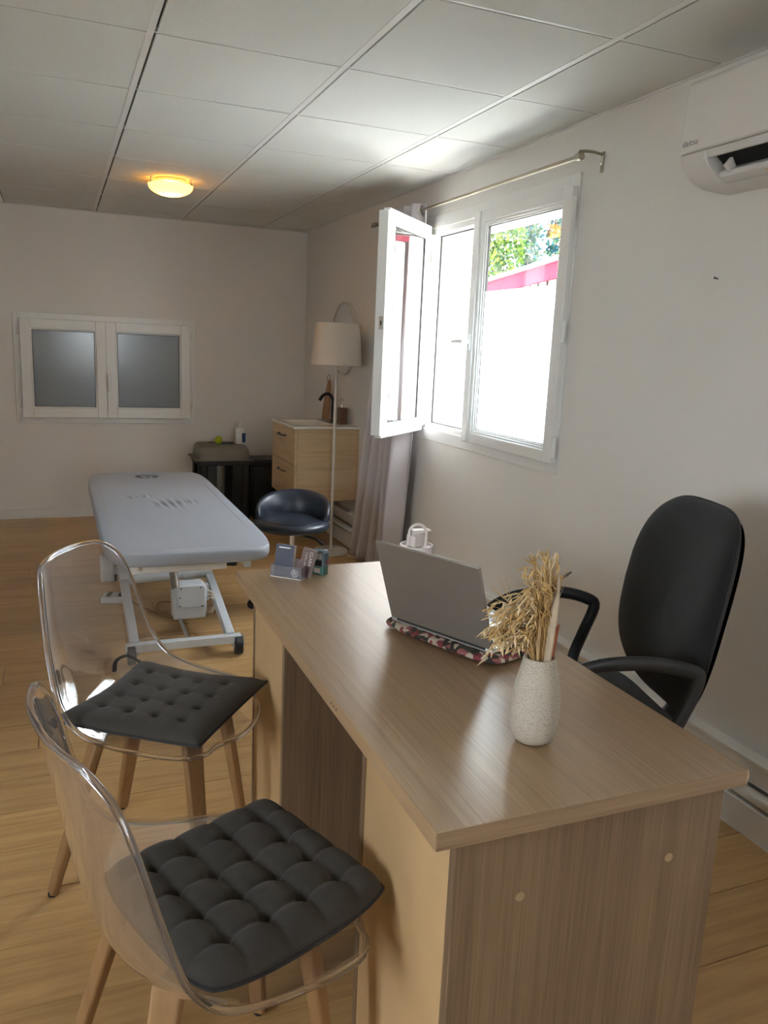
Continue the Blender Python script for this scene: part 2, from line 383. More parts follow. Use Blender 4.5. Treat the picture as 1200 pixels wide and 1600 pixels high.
# ------------------------------------------------------------------ the room
XL, XR, YF, YB, ZC = -2.30, 1.891, -2.60, 6.421, 2.243   # left wall, right wall, rear wall, back wall, ceiling face
WT = 0.32
fl = MB().box(XL-0.3, XR+WT, YF-0.3, YB+0.3, -0.20, -0.012).build('floor', 'floor_oak', smooth=0); tag(fl, kind='structure')
PW = 0.19; PL = 1.285; G = 0.0015
me_full = MB().box(0, PL-2*G, 0, PW-2*G, -0.012, 0).mesh('plank', 'floor_oak', 0)
cut_cache = {}
ky = 0
yy = 1.939-0.19*13
row = 0
while yy < YB:
    y1 = min(yy+PW, YB)
    off = ((row*0.37) % 1.0)*PL
    x = XL-off
    while x < XR:
        a, b_ = max(x, XL), min(x+PL, XR)
        if b_-a > 0.02:
            key = (round(b_-a, 3), round(y1-yy, 3))
            if key == (round(PL, 3), round(PW, 3)): me = me_full
            else: me = cut_cache.setdefault(key, MB().box(0, b_-a-2*G, 0, y1-yy-2*G, -0.012, 0).mesh('plank', 'floor_oak', 0))
            o = bpy.data.objects.new('plank', me); COL.objects.link(o); o.parent = fl; o.location = (a+G, yy+G, 0)
        x += PL
    yy += PW; row += 1
rear = MB().box(XL, XR, YF, 1.939-0.19*13-0.001, -0.012, 0).build('floor_rear', 'floor_oak', fl, smooth=0)

# ceiling: grid of tees with tiles dropped below it
ZG = ZC+0.012
cl = MB().box(XL-0.3, XR+WT, YF-0.3, YB+0.3, ZG, ZG+0.2).build('ceiling', 'gap_shade', smooth=0); tag(cl, kind='structure')
xa, y0 = 0.308, 2.055
gx, gy = 0.030, 0.018
for i in range(-5, 4):
    xm = xa+0.6*i
    if XL < xm < XR: MB().box(xm-gx, xm-0.0085, YF, YB, ZC-0.0012, ZG).build('main_runner', 'tee_paint', cl, smooth=0)
tiles = {}
for k in range(-8, 9):
    yk = y0+0.6*k
    if YF < yk < YB: MB().box(XL, XR, yk-gy, yk-0.0085, ZC-0.0006, ZG).build('cross_tee', 'tee_paint', cl, smooth=0)
for i in range(-6, 4):
    for k in range(-8, 9):
        xs, xe = xa+0.6*i, xa+0.6*(i+1)-gx; ys, ye = y0+0.6*k, y0+0.6*(k+1)-gy
        xs, xe, ys, ye = max(xs, XL+0.004), min(xe, XR-0.004), max(ys, YF+0.004), min(ye, YB-0.004)
        if xe-xs < 0.03 or ye-ys < 0.03: continue
        key = (round(xe-xs, 3), round(ye-ys, 3))
        me = tiles.get(key)
        if me is None:
            me = tiles[key] = MB().box(0, xe-xs, 0, ye-ys, 0, 0.0118).mesh('ceiling_tile', 'ceiling_fibre', 0)
        o = bpy.data.objects.new('ceiling_tile', me); COL.objects.link(o); o.parent = cl; o.location = (xs, ys, ZC)
# walls
WY0, WY1, WZ0, WZ1 = 2.80, 4.065, 0.94, 2.00
wr = MB()
wr.box(XR, XR+WT, YF-0.3, WY0, 0, ZG+0.012).box(XR, XR+WT, WY1, YB+0.3, 0, ZG+0.012).box(XR, XR+WT, WY0, WY1, 0, WZ0).box(XR, XR+WT, WY0, WY1, WZ1, ZG+0.012)
tag(wr.build('wall_right', 'wall_paint', smooth=0), kind='structure')
bwx0, bwx1, bwz0, bwz1 = -0.20, 0.93, 0.80, 1.44
wb = MB()
wb.box(XL, bwx0, YB, YB+0.3, 0, ZG+0.012).box(bwx1, XR, YB, YB+0.3, 0, ZG+0.012).box(bwx0, bwx1, YB, YB+0.3, 0, bwz0).box(bwx0, bwx1, YB, YB+0.3, bwz1, ZG+0.012)
tag(wb.build('wall_back', 'wall_paint', smooth=0), kind='structure')
RX0, RX1, RZ1 = 0.25, 1.15, 2.10
tag(MB().box(XL, RX0, YF-0.3, YF, 0, ZG+0.012).box(RX1, XR, YF-0.3, YF, 0, ZG+0.012).box(RX0, RX1, YF-0.3, YF, RZ1, ZG+0.012).build('wall_rear', 'wall_paint', smooth=0), kind='structure')
LY0, LY1, LZ0, LZ1 = -0.35, 0.65, 0.90, 2.00
wl = MB()
wl.box(XL-0.25, XL, YF-0.3, LY0, 0, ZG+0.012).box(XL-0.25, XL, LY1, YB+0.3, 0, ZG+0.012).box(XL-0.25, XL, LY0, LY1, LZ1, ZG+0.012).box(XL-0.25, XL, LY0, LY1, 0, LZ0)
tag(wl.build('wall_left', 'wall_paint', smooth=0), kind='structure')
# glazed entrance door behind the camera, window in the left wall
dr = setting('door_1', ((RX0+RX1)/2, YF-0.12, 0)); hw = (RX1-RX0)/2
MB().box(-hw, -hw+0.25, -0.03, 0.03, 0, RZ1).box(hw-0.25, hw, -0.03, 0.03, 0, RZ1).box(-hw, hw, -0.03, 0.03, RZ1-0.15, RZ1).box(-hw, hw, -0.03, 0.03, 0, 1.10).build('door_frame', 'pvc', dr, 0.004)
MB().box(-hw+0.25, hw-0.25, -0.003, 0.003, 1.10, RZ1-0.15).build('pane', 'pane_glass', dr, smooth=0)
wn = setting('window_3', (XL-0.12, (LY0+LY1)/2, 0)); hw = (LY1-LY0)/2
MB().box(-0.03, 0.03, -hw, -hw+0.06, LZ0, LZ1).box(-0.03, 0.03, hw-0.06, hw, LZ0, LZ1).box(-0.03, 0.03, -0.04, 0.04, LZ0, LZ1).box(-0.03, 0.03, -hw, hw, LZ1-0.06, LZ1).box(-0.03, 0.03, -hw, hw, LZ0, LZ0+0.06).build('window_frame', 'pvc', wn, 0.004)
for a in (-1, 1): MB().box(-0.003, 0.003, min(a*0.04, a*(hw-0.06)), max(a*0.04, a*(hw-0.06)), LZ0+0.06, LZ1-0.06).build('pane', 'pane_glass', wn, smooth=0)
tag(MB().box(-0.6, 2.0, YF-2.1, YF-0.3, 2.30, 2.42).build('added_sun_block', 'exterior_render', smooth=0), kind='structure')  # unseen slab added outside the rear door to keep the sun out
# edge angle under the ceiling
tag(MB().box(XR-0.012, XR, YF, YB, ZC-0.004, ZG+0.002).build('trim_1', 'tee_paint', smooth=0), kind='structure')
tag(MB().box(XL, XR-0.012, YB-0.012, YB, ZC-0.004, ZG+0.002).build('trim_2', 'tee_paint', smooth=0), kind='structure')
# skirting: back wall boards with a joint
bb = setting('baseboard_back', (0, YB, 0))
for a, b_ in ((XL, 0.012-0.2), (0.014-0.2, XR-0.062)): MB().box(a, b_-0.001, -0.012, 0, 0, 0.072).build('skirting_board', 'trim_paint', bb, 0.002)
# skirting and pipes along the right wall
br = setting('baseboard_right', (XR, 0, 0))
MB().box(-0.058, 0, YF, YB, 0, 0.098).build('plinth', 'trim_paint', br, 0.003)
MB().box(-0.040, 0, YF, YB, 0.160, 0.226).build('upper_rail', 'trim_paint', br, 0.004)
MB().box(-0.052, 0, YF, YB, 0.226, 0.236).build('rail_cap', 'trim_paint', br, 0.002)
MB().cyl((-0.034, YF, 0.121), (-0.034, YB, 0.121), 0.021, n=14).build('heating_pipe', 'trim_paint', br)
for yv in (1.46, 3.0, 4.6): MB().box(-0.060, 0, yv-0.006, yv+0.006, 0.108, 0.134).build('pipe_clip', 'trim_paint', br, 0.002)

# ------------------------------------------------------------------ right window (window_1)
w1 = setting('window_1', (XR, 3.475, 0))
def ring(mb, x0, x1, y0_, y1_, z0, z1, t, tz=None):
    tz = t if tz is None else tz
    mb.box(x0, x1, y0_, y0_+t, z0, z1).box(x0, x1, y1_-t, y1_, z0, z1).box(x0, x1, y0_+t, y1_-t, z0, z0+tz).box(x0, x1, y0_+t, y1_-t, z1-tz, z1)
    return mb
oy = 3.475
ring(MB(), -0.007, 0.0, 2.735-oy, 4.216-oy, 0.885, 2.060, 0.070, 0.062).build('trim_frame', 'pvc', w1, 0.002)
ring(MB(), 0.003, 0.05, 2.785-oy, 4.110-oy, 0.925, 2.015, 0.052, 0.045).build('fixed_frame', 'pvc', w1, 0.003)
ring(MB(), 0.05, 0.056, 2.825-oy, 4.070-oy, 0.955, 1.985, 0.022).build('seal', 'rubber_seal', w1)
def make_sash(name, parent, x0, ya, yb_, z0, z1, stile):
    s = ring(MB(), x0, x0+0.036, ya, yb_, z0, z1, stile, stile-0.012).build(name, 'pvc', parent, 0.004)
    a, b_, c, d = ya+stile, yb_-stile, z0+stile-0.012, z1-stile+0.012
    ring(MB(), x0+0.008, x0+0.034, a, b_, c, d, 0.010).build('glazing_bead', 'pvc', s, 0.002)
    ring(MB(), x0+0.016, x0+0.032, a+0.010, b_-0.010, c+0.010, d-0.010, 0.008).build('glazing_bead', 'pvc', s, 0.002)
    ring(MB(), x0+0.022, x0+0.034, a+0.018, b_-0.018, c+0.018, d-0.018, 0.003).build('seal', 'rubber_seal', s)
    MB().box(x0+0.026, x0+0.030, a+0.018, b_-0.018, c+0.018, d-0.018).build('pane', 'pane_glass', s, smooth=0)
    return s, (a+0.018, b_-0.018, c+0.018, d-0.018)
sr, g = make_sash('closed_sash', w1, -0.034, 2.742-oy, 3.505-oy, 0.932, 2.010, 0.062)
film = MB().box(-0.0100, -0.0088, g[0]+0.004, g[1]-0.004, g[2]+0.002, 1.648).build('frosted_film', 'frost_film', sr, smooth=0)
MB().box(-0.044, -0.032, 3.462-oy, 3.518-oy, 0.932, 2.010).build('astragal', 'pvc', sr, 0.005)
hd = MB().box(-0.054, -0.044, 3.470-oy, 3.500-oy, 1.375, 1.455).build('handle', 'pvc', sr, 0.006)
MB().cyl((-0.054, 3.484-oy, 1.415), (-0.084, 3.484-oy, 1.415), 0.011, n=14).tube([(-0.080, 3.480-oy, 1.415), (-0.086, 3.53-oy, 1.417), (-0.083, 3.595-oy, 1.413)], [0.010, 0.011, 0.009], 12).build('lever', 'pvc', hd)
for hz in (1.925, 1.462, 1.000):
    MB().cyl((-0.030, 2.728-oy, hz-0.042), (-0.030, 2.728-oy, hz+0.042), 0.010, n=12).cyl((-0.030, 2.728-oy, hz-0.002), (-0.030, 2.728-oy, hz+0.002), 0.0108, n=12).build('hinge', 'pvc', sr)
# orange leaf sticker on the clear upper pane
stk = MB()
cx_, cz_ = 2.925-oy, 1.855
for k in range(9):
    t = PI*(0.05+0.9*k/8)+0.5
    stk.tube([(-0.0096, cx_, cz_), (-0.0096, cx_+0.013*math.cos(t), cz_+0.020*math.sin(t))], [0.0018, 0.0006], 5, flat=0.4)
stk.lathe([(0.0, -0.0012), (0.022, -0.001), (0.022, 0.0), (0, 0.0012)], n=10)
for i in range(len(stk.v)-40, len(stk.v)):
    xv, yv, zv = stk.v[i]; stk.v[i] = (-0.0096+zv, cx_+xv*0.26, cz_-0.005+yv*0.42)
stk.build('leaf_sticker', 'sticker_orange', sr)
# opened sash: hinged at the left jamb, swung into the room
so, g2 = make_sash('opened_sash', w1, -0.018, -0.575, 0.0, 0.932, 2.010, 0.066)
so.location = (-0.034, 4.040-oy, 0); so.rotation_euler = (0, 0, math.radians(-45))
MB().box(-0.034, 0.016, -0.590, -0.575, 0.945, 1.997).build('edge_rebate', 'pvc', so, 0.003)
lt = MB().box(-0.010, 0.010, -0.594, -0.589, 1.455, 1.515).build('latch', 'chrome', so)
MB().box(-0.004, 0.004, -0.5952, -0.5935, 1.475, 1.495).build('latch_bolt', 'rubber_seal', lt)
for hz in (1.925, 1.462, 1.000): MB().cyl((0.012, 0.008, hz-0.042), (0.012, 0.008, hz+0.042), 0.010, n=12).build('hinge', 'pvc', so)
film2 = None

# ------------------------------------------------------------------ far window (window_2)
w2 = setting('window_2', (0.361, YB, 0))
ox = 0.361
def ring2(mb, y0_, y1_, x0, x1, z0, z1, t):
    return mb.box(x0, x0+t, y0_, y1_, z0, z1).box(x1-t, x1, y0_, y1_, z0, z1).box(x0+t, x1-t, y0_, y1_, z0, z0+t).box(x0+t, x1-t, y0_, y1_, z1-t, z1)
ring2(MB(), -0.012, 0, -0.281-ox, 1.003-ox, 0.720, 1.513, 0.09).build('trim_frame', 'pvc', w2, 0.002)
MB().box(0.32-ox, 0.37-ox, -0.010, 0.04, 0.80, 1.44).build('light_stop_strip', 'pvc', w2)  # backing strip added behind the sashes to block sky light in the gap
for nm, a, b_ in (('sash', -0.238-ox, 0.345-ox), ('sash', 0.337-ox, 0.958-ox)):
    d0 = 0 if a < -0.5 else 0.004
    s = ring2(MB(), -0.060-d0, -0.012, a+(0 if a < -0.5 else 0.008), b_, 0.764, 1.472, 0.070).build(nm, 'pvc', w2, 0.004)
    a2 = a+(0 if a < -0.5 else 0.008)
    ring2(MB(), -0.046, -0.02, a2+0.070, b_-0.070, 0.834, 1.402, 0.010).build('glazing_bead', 'pvc', s, 0.002)
    ring2(MB(), -0.038, -0.028, a2+0.080, b_-0.080, 0.844, 1.392, 0.004).build('seal', 'rubber_seal', s)
    MB().box(a2+0.080, b_-0.080, -0.036, -0.030, 0.844, 1.392).build('frosted_pane', 'frosted_grey', s, smooth=0)
    hx = a2-0.012 if a < -0.5 else b_+0.012
    for hz in (0.86, 1.38): MB().cyl((hx, -0.028, hz-0.03), (hx, -0.028, hz+0.03), 0.009, n=10).build('hinge', 'pvc', s)
    if a > -0.5:
        h = MB().box(a2+0.002, a2+0.028, -0.074, -0.064, 1.03, 1.10).build('handle', 'pvc', s, 0.004)
        MB().tube([(a2+0.015, -0.070, 1.075), (a2+0.015, -0.104, 1.075), (a2+0.016, -0.106, 1.04), (a2+0.017, -0.104, 0.965)], [0.009, 0.010, 0.011, 0.008], 10).build('lever', 'pvc', h)

# ------------------------------------------------------------------ curtain rod and curtain
t = thing('curtain_rod', (XR, 3.6, 2.08), 'slim brushed metal curtain rod on brackets above the open window', 'curtain rod')
MB().cyl((-0.10, -0.975, 0), (-0.10, 0.05, 0), 0.0078, n=14).build('rod_tube', 'brushed_nickel', t)
MB().cyl((-0.10, 0.045, 0), (-0.10, 1.12, 0), 0.0062, n=14).build('inner_tube', 'brushed_nickel', t)
MB().lathe([(0.008, 0), (0.014, 0.002), (0.015, 0.016), (0.014, 0.028), (0.009, 0.030)], n=20).build('finial', 'brushed_nickel', t, loc=(-0.10, -0.965, 0), rot=(PI/2, 0, 0))
for yv in (-0.985, 1.10):
    k = MB().box(-0.004, 0, yv-0.009, yv+0.009, -0.045, 0.028).build('bracket', 'brushed_nickel', t, 0.001)
    MB().tube(smoothpath([(-0.004, yv, 0.018), (-0.05, yv, 0.022), (-0.10, yv, 0.017), (-0.105, yv, 0.004)], 5), 0.0055, 8).build('bracket_arm', 'brushed_nickel', k)
    for zz in (-0.034, -0.015): MB().cyl((-0.004, yv, zz), (-0.0065, yv, zz), 0.004, n=8).build('screw', 'chrome', k)
NF = 5
def curtain_pt(u, v):
    ztop, zbot = 2.115, 0.035
    z = ztop+(zbot-ztop)*v
    ya, yb_ = 3.985, 4.46
    spread = v**1.4
    yv = (ya+0.135*spread)+((yb_-ya)+0.22*spread)*u
    amp = 0.038+0.016*v
    x = 1.788+amp*math.sin(2*PI*NF*u+0.7+0.5*math.sin(3*v))*(0.8+0.2*math.sin(5*u+2*v))+0.010*math.sin(9*u+5*v)*v-0.012*v
    return (min(x, 1.832), yv, z)
def ctn(u, v): p = curtain_pt(u, v); return (p[0]-1.788, p[1]-4.3, p[2])
t = thing('curtain', (1.788, 4.3, 0), 'pale mauve grey eyelet curtain bunched up beside the open sash', 'curtain')
o = MB().grid(ctn, 150, 34).build('cloth', 'curtain_cloth', t, smooth=180); sd = o.modifiers.new('thick', 'SOLIDIFY'); sd.thickness = 0.003
for k in range(4):
    u = (k*1.5+0.3)/NF
    p = ctn(min(u, 1), 0.0)
    MB().tube([(0.024*math.cos(a)*0.9, 0.012*math.sin(a)*0, 0.024*math.sin(a)) for a in [2*PI*i/20 for i in range(20)]], 0.0045, 8, closed=True).build('eyelet', 'chrome', t, loc=(0.003, p[1]-0.012, 2.08), rot=(0, 0, 0.5))

# ------------------------------------------------------------------ air conditioner
t = thing('air_conditioner', (XR, 1.57, 1.86), 'white wall mounted split air conditioner with open air outlet', 'air conditioner')
hl = 0.40
def pr(poly, y0_, y1_): return MB().prism(poly, lambda x, z: (x, y0_, z), lambda x, z: (x, y1_, z))
front = [(0, 0.282), (-0.188, 0.282), (-0.196, 0.274), (-0.208, 0.095), (-0.205, 0.086), (0, 0.086)]
pr(front, -hl, hl).build('front_casing', 'aircon_white', t, 0.006)
lower = [(0, 0.085), (-0.204, 0.085), (-0.198, 0.062), (-0.180, 0.038), (-0.150, 0.016), (-0.110, 0.003), (-0.06, 0.0), (0, 0.0)]
pr(lower, 0.300, hl-0.002).build('end_cap', 'aircon_white_b', t, 0.004)
pr(lower, -hl+0.002, -0.300).build('end_cap', 'aircon_white_b', t, 0.004)
back = [(0, 0.085), (-0.06, 0.085), (-0.07, 0.03), (-0.115, 0.0035), (-0.06, 0.0), (0, 0.0)]
pr(back, -0.300, 0.300).build('drip_tray', 'aircon_white_b', t)
pr([(-0.06, 0.085), (-0.18, 0.085), (-0.12, 0.045), (-0.075, 0.034)], -0.299, 0.299).build('outlet_slot', 'slot_black', t)
pr([(-0.200, 0.0845), (-0.190, 0.0845), (-0.184, 0.064), (-0.194, 0.064)], -0.300, 0.300).build('outlet_lip', 'aircon_white_b', t, 0.002)
pr([(-0.150, 0.030), (-0.112, 0.050), (-0.075, 0.006), (-0.110, 0.0045), (-0.145, 0.018)], -0.298, 0.298).build('louvre', 'aircon_white_b', t, 0.003)
MB().prism([(-0.170, 0.040), (-0.150, 0.064), (-0.128, 0.034), (-0.15, 0.022)], lambda x, z: (x, 0.248, z), lambda x, z: (x, 0.262, z)).build('deflector_tab', 'aircon_white', t, 0.003)
MB().bar((-0.135, 0.14, 0.0125), (-0.135, -0.28, 0.0125), 0.012, 0.003).build('energy_strip', 'straw_b', t)
text_mesh('brand_lettering', 'daitsu', 0.026, 'logo_grey', t, axes((-0.2080, 0.388, 0.104), (0, -1, 0), (0.065, 0, 1)))

# ------------------------------------------------------------------ ceiling lamp
t = thing('ceiling_lamp', (0.63, 4.87, ZC), 'lit amber glass bowl lamp fixed to the ceiling tiles', 'ceiling lamp')
MB().lathe([(0.0, -0.001), (0.085, -0.001), (0.088, -0.012), (0.08, -0.018), (0.0, -0.018)], n=36).build('mounting_plate', 'chrome', t)
prof = [(0.122*math.sin(a), -0.034-0.056*(math.cos(a)**1.0)) for a in [PI/2*i/14 for i in range(15)]]
bo = MB().lathe([(0.0001, -0.090)]+prof[1:]+[(0.124, -0.030), (0.118, -0.030)], n=40).build('glass_bowl', 'lamp_bowl', t, smooth=60)
for k in range(3):
    a = 2*PI*k/3+3.6; MB().box(-0.006, 0.012, -0.006, 0.006, -0.034, -0.002).build('clip', 'chrome', t, 0.002, loc=(0.116*math.cos(a), 0.116*math.sin(a), 0), rot=(0, 0, a))
ld = bpy.data.lights.new('lamp_bulb', 'POINT'); ld.energy = 3.2; ld.color = (1.0, 0.50, 0.09); ld.shadow_soft_size = 0.035
lo = bpy.data.objects.new('lamp_bulb', ld); COL.objects.link(lo); lo.parent = t; lo.location = (0, 0, -0.058)

# ------------------------------------------------------------------ desk
DX0, DX1, DY0, DY1, DZ = 0.441, 0.987, 0.836, 2.122, 0.745
t = thing('desk', (0.717, 1.479, 0), 'oak look office desk with two pedestals and pale back panels', 'desk')
cxd, cyd = 0.717, 1.479
x0, x1, ya, yb_ = DX0-cxd, DX1-cxd, DY0-cyd, DY1-cyd
top = MB()
poly = [(x0, DZ-0.028), (x0, DZ), (x1-0.008, DZ), (x1-0.002, DZ-0.003), (x1, DZ-0.010), (x1, DZ-0.020), (x1-0.003, DZ-0.028)]
top.prism(poly, lambda x, z: (x, ya, z), lambda x, z: (x, yb_, z))
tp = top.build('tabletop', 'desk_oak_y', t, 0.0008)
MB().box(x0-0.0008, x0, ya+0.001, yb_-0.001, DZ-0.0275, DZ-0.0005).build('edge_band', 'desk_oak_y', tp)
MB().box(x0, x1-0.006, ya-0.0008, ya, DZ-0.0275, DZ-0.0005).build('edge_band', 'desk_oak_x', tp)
for dy in (1.247, 1.262, 1.275): MB().cyl((x0-0.0012, dy-cyd, DZ-0.014), (x0-0.0006, dy-cyd, DZ-0.014), 0.0028, n=8).build('screw_hole', 'nail_dark', tp)
px0, px1 = 0.488-cxd, 0.972-cxd
def pedestal(y0_, y1_):
    for a, b_ in ((y0_, y0_+0.018), (y1_-0.018, y1_)):
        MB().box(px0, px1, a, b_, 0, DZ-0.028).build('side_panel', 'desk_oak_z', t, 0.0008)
    MB().box(px0+0.002, px0+0.006, y0_+0.016, y1_-0.016, 0.0, DZ-0.028).build('back_panel', 'mdf', t)
    MB().box(px0+0.006, px1-0.02, y0_+0.018, y1_-0.018, 0.03, 0.048).build('bottom_panel', 'desk_oak_y', t)
    zz = 0.04
    for h in (0.30, 0.17, 0.17):
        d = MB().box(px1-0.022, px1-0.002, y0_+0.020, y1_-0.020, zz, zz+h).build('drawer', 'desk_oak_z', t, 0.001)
        zc = zz+h-0.05; ym = (y0_+y1_)/2
        MB().tube([(px1-0.002, ym-0.05, zc), (px1+0.022, ym-0.045, zc), (px1+0.022, ym+0.045, zc), (px1-0.002, ym+0.05, zc)], 0.005, 8).build('handle', 'brushed_nickel', d)
        zz += h+0.004
pedestal(0.866-cyd, 1.233-cyd); pedestal(1.775-cyd, 2.110-cyd)
for px, pz in ((0.5995, 0.590), (0.873, 0.5935)):
    MB().cyl((px-cxd, 0.8662-cyd, pz), (px-cxd, 0.8652-cyd, pz), 0.0075, n=16).build('cam_cover', 'cam_cover', t)
MB().box(px1-0.10, px1-0.084, 1.233-cyd, 1.775-cyd, DZ-0.13, DZ-0.028).build('rail', 'desk_oak_y', t)

# ------------------------------------------------------------------ laptop on padded mat
TH = 0.44
fx, fy = math.cos(TH), math.sin(TH)
lc = (0.738+fx*0.0975, 1.445+fy*0.0975)
def padmesh(hx_, hy_, th, n=28):
    def fn(u, v):
        a = 2*PI*u; ph = PI*(v-0.5); ex = 0.32
        cx = math.copysign(abs(math.cos(a))**ex, math.cos(a)); sx = math.copysign(abs(math.sin(a))**ex, math.sin(a))
        rr = math.cos(ph)**0.25 if math.cos(ph) > 0 else 0
        puff = 1.0+0.18*math.sin(8*a+1)*0.3
        return (hx_*cx*rr*1.0, hy_*sx*rr*1.0, th/2+th/2*math.sin(ph)*puff*(0.75+0.25*rr))
    return MB().grid(fn, 96, 15, wrapu=True)
mt = padmesh(0.120, 0.168, 0.023).build('laptop_mat', 'floral_cloth', smooth=80, loc=(lc[0]+0.004, lc[1]+0.002, DZ), rot=(0, 0, TH-0.04))
tag(mt, 'padded red floral fabric mat lying under the laptop', 'mat')
t = thing('laptop', (lc[0], lc[1], DZ+0.0225), 'open grey laptop seen from behind on a floral mat', 'laptop', TH)
MB().box(-0.0975, 0.0975, -0.1385, 0.1385, 0.0, 0.010).build('base', 'laptop_deck', t, 0.003)
kb = MB()
for r in range(6):
    for c in range(14):
        if r == 5 and 4 <= c <= 8:
            if c == 4: kb.box(0.020-0.0+r*0-0.0, 0.033, -0.035, 0.045, 0.0102, 0.0112)
            continue
        xx = -0.078+r*0.0165; yy2 = -0.124+c*0.0178
        kb.box(xx, xx+0.0140, yy2, yy2+0.0155, 0.0100, 0.0112)
kb.v = [(x, y, z) for x, y, z in kb.v]
kbo = kb.build('keyboard', 'key_black', t, smooth=0)
MB().box(0.042, 0.090, -0.048, 0.048, 0.0100, 0.0103).build('trackpad', 'grey_metal', t, 0.0005)
tl = 0.34
lid = MB().box(-0.0032, 0.0032, -0.1385, 0.1385, 0, 0.198).build('lid', 'grey_metal', t, 0.0030, loc=(-0.0955, 0, 0.0085), rot=(0, -tl, 0))
MB().box(0.0032, 0.0036, -0.128, 0.128, 0.016, 0.188).build('screen', 'screen_dark', lid, smooth=0)
MB().cyl((-0.0955, -0.12, 0.008), (-0.0955, 0.12, 0.008), 0.0045, n=10).build('hinge', 'key_black', t)

# ------------------------------------------------------------------ water bottle behind the laptop
t = thing('water_bottle', (0.855, 1.835, DZ), 'cream water bottle with carry loop standing behind the laptop', 'water bottle')
MB().lathe([(0.036, 0), (0.040, 0.004), (0.041, 0.08), (0.041, 0.100), (0.036, 0.105)], n=32).build('bottle_body', 'bottle_pink', t)
ldd = MB().lathe([(0.044, 0.098), (0.0455, 0.101), (0.0455, 0.120), (0.043, 0.124), (0.040, 0.1235), (0.036, 0.118), (0.0, 0.118)], n=36).build('lid', 'bottle_pink', t)
MB().box(-0.020, 0.016, -0.016, 0.016, 0.118, 0.150).build('spout_block', 'bottle_pink', ldd, 0.004, loc=(-0.004, 0, 0), rot=(0, 0, 0.35))
MB().prism([(-0.02, 0), (0.034, 0.010), (0.034, 0.013), (-0.018, 0.014)], lambda x, z: (x, -0.014, z+0.150), lambda x, z: (x, 0.014, z+0.150)).build('flip_tab', 'bottle_pink', ldd, 0.002, rot=(0, 0, 0.0))
lp = [(-0.022, 0, 0.120)]+[(-0.022*math.cos(a), 0, 0.158+0.022*math.sin(a)) for a in [PI*i/10 for i in range(11)]]+[(0.022, 0, 0.120)]
MB().tube([(x, y-0.014, z) for x, y, z in lp], 0.0035, 8).build('carry_loop', 'bottle_pink', ldd, rot=(0, 0, -0.35))

# ------------------------------------------------------------------ vase and dried grasses
VX, VY = 0.704, 1.020
vp = [(0.0, 0), (0.022, 0.0), (0.031, 0.004), (0.038, 0.016), (0.0415, 0.034), (0.0425, 0.055), (0.0412, 0.076), (0.0378, 0.098), (0.0330, 0.118), (0.0290, 0.132), (0.0275, 0.140), (0.0268, 0.146), (0.0225, 0.147), (0.021, 0.14), (0.020, 0.10), (0.0, 0.09)]
vb = MB().lathe(vp, n=48, sy=0.92)
for i, (x, y, z) in enumerate(vb.v):
    r = math.hypot(x, y)
    if r > 0.02 and 0.01 < z < 0.12:
        a = math.atan2(y, x); da = (a-(-0.90)+PI) % (2*PI)-PI
        k = math.exp(-(da/0.28)**2)*math.exp(-((z-0.066)/0.028)**2)*0.016
        vb.v[i] = (x*(1-k/r), y*(1-k/r), z)
vs = vb.build('vase', 'stoneware', smooth=60, loc=(VX, VY, DZ)); tag(vs, 'speckled cream stoneware vase standing near the desk corner', 'vase')
sub = vs.modifiers.new('sub', 'SUBSURF'); sub.levels = 1; sub.render_levels = 1
t = thing('dried_bouquet', (VX, VY, DZ+0.10), 'bunch of dried straw grasses and bark standing in the vase', 'dried flowers')
rnd = random.Random(3)
ga, gb = MB(), MB()
LFT = Vector((-0.90, 0.30, 0)); LFT.normalize(); RGT = -LFT; BK = Vector((0.3, 0.9, 0))
def spike(mb, p, d, ln, w):
    d = d.normalized(); a = d.cross(Vector((0.2, 0.5, 0.9))).normalized()
    mb.tube([p, p+d*ln*0.35, p+d*ln*0.75, p+d*ln], [w*0.3, w, w*0.7, w*0.05], 5, flat=0.55)
for k in range(165):
    which = rnd.random(); mb = ga if rnd.random() < 0.62 else gb
    if which < 0.52:   # arching left and drooping
        reach = rnd.uniform(0.015, 0.075); hgt = rnd.uniform(0.06, 0.155)*(1-0.3*reach/0.075); droop = rnd.uniform(0.0, 0.04)
    else:
        reach = rnd.uniform(-0.02, 0.022); hgt = rnd.uniform(0.09, 0.178); droop = 0.0
    sd_ = rnd.uniform(-0.025, 0.025)
    p0 = Vector((rnd.uniform(-0.010, 0.010), rnd.uniform(-0.010, 0.010), 0.0))
    p1 = p0+LFT*reach*0.25+Vector((0, 0, hgt*0.6+0.02)); p2 = LFT*reach+BK*sd_+Vector((0, 0, hgt+0.02)); p3 = p2+LFT*(0.018 if reach > 0.02 else 0.002)+Vector((0, 0, -droop+0.01))
    path = smoothpath([p0, p1, p2, p3], 4)
    mb.tube(path, 0.0007, 3)
    for q in range(rnd.randint(3, 6)):
        b_ = path[rnd.randint(6, len(path)-1)]
        dd = Vector((rnd.uniform(-1, 1), rnd.uniform(-1, 1), rnd.uniform(-0.9, 0.8)))*0.5+LFT*0.35+Vector((0, 0, -0.5 if reach > 0.02 else 0.7))
        spike(mb, b_, dd, rnd.uniform(0.012, 0.024), rnd.uniform(0.0014, 0.0026))
for k in range(34):   # fine awns
    d = (RGT*rnd.uniform(-0.15, 0.40)+BK*rnd.uniform(-0.3, 0.3)+Vector((0, 0, 1))).normalized()
    b_ = Vector((0, 0, 0.13))+RGT*rnd.uniform(-0.012, 0.016)+Vector((0, 0, rnd.uniform(-0.02, 0.03)))
    gb.tube([b_, b_+d*rnd.uniform(0.04, 0.075)], [0.0007, 0.00025], 3)
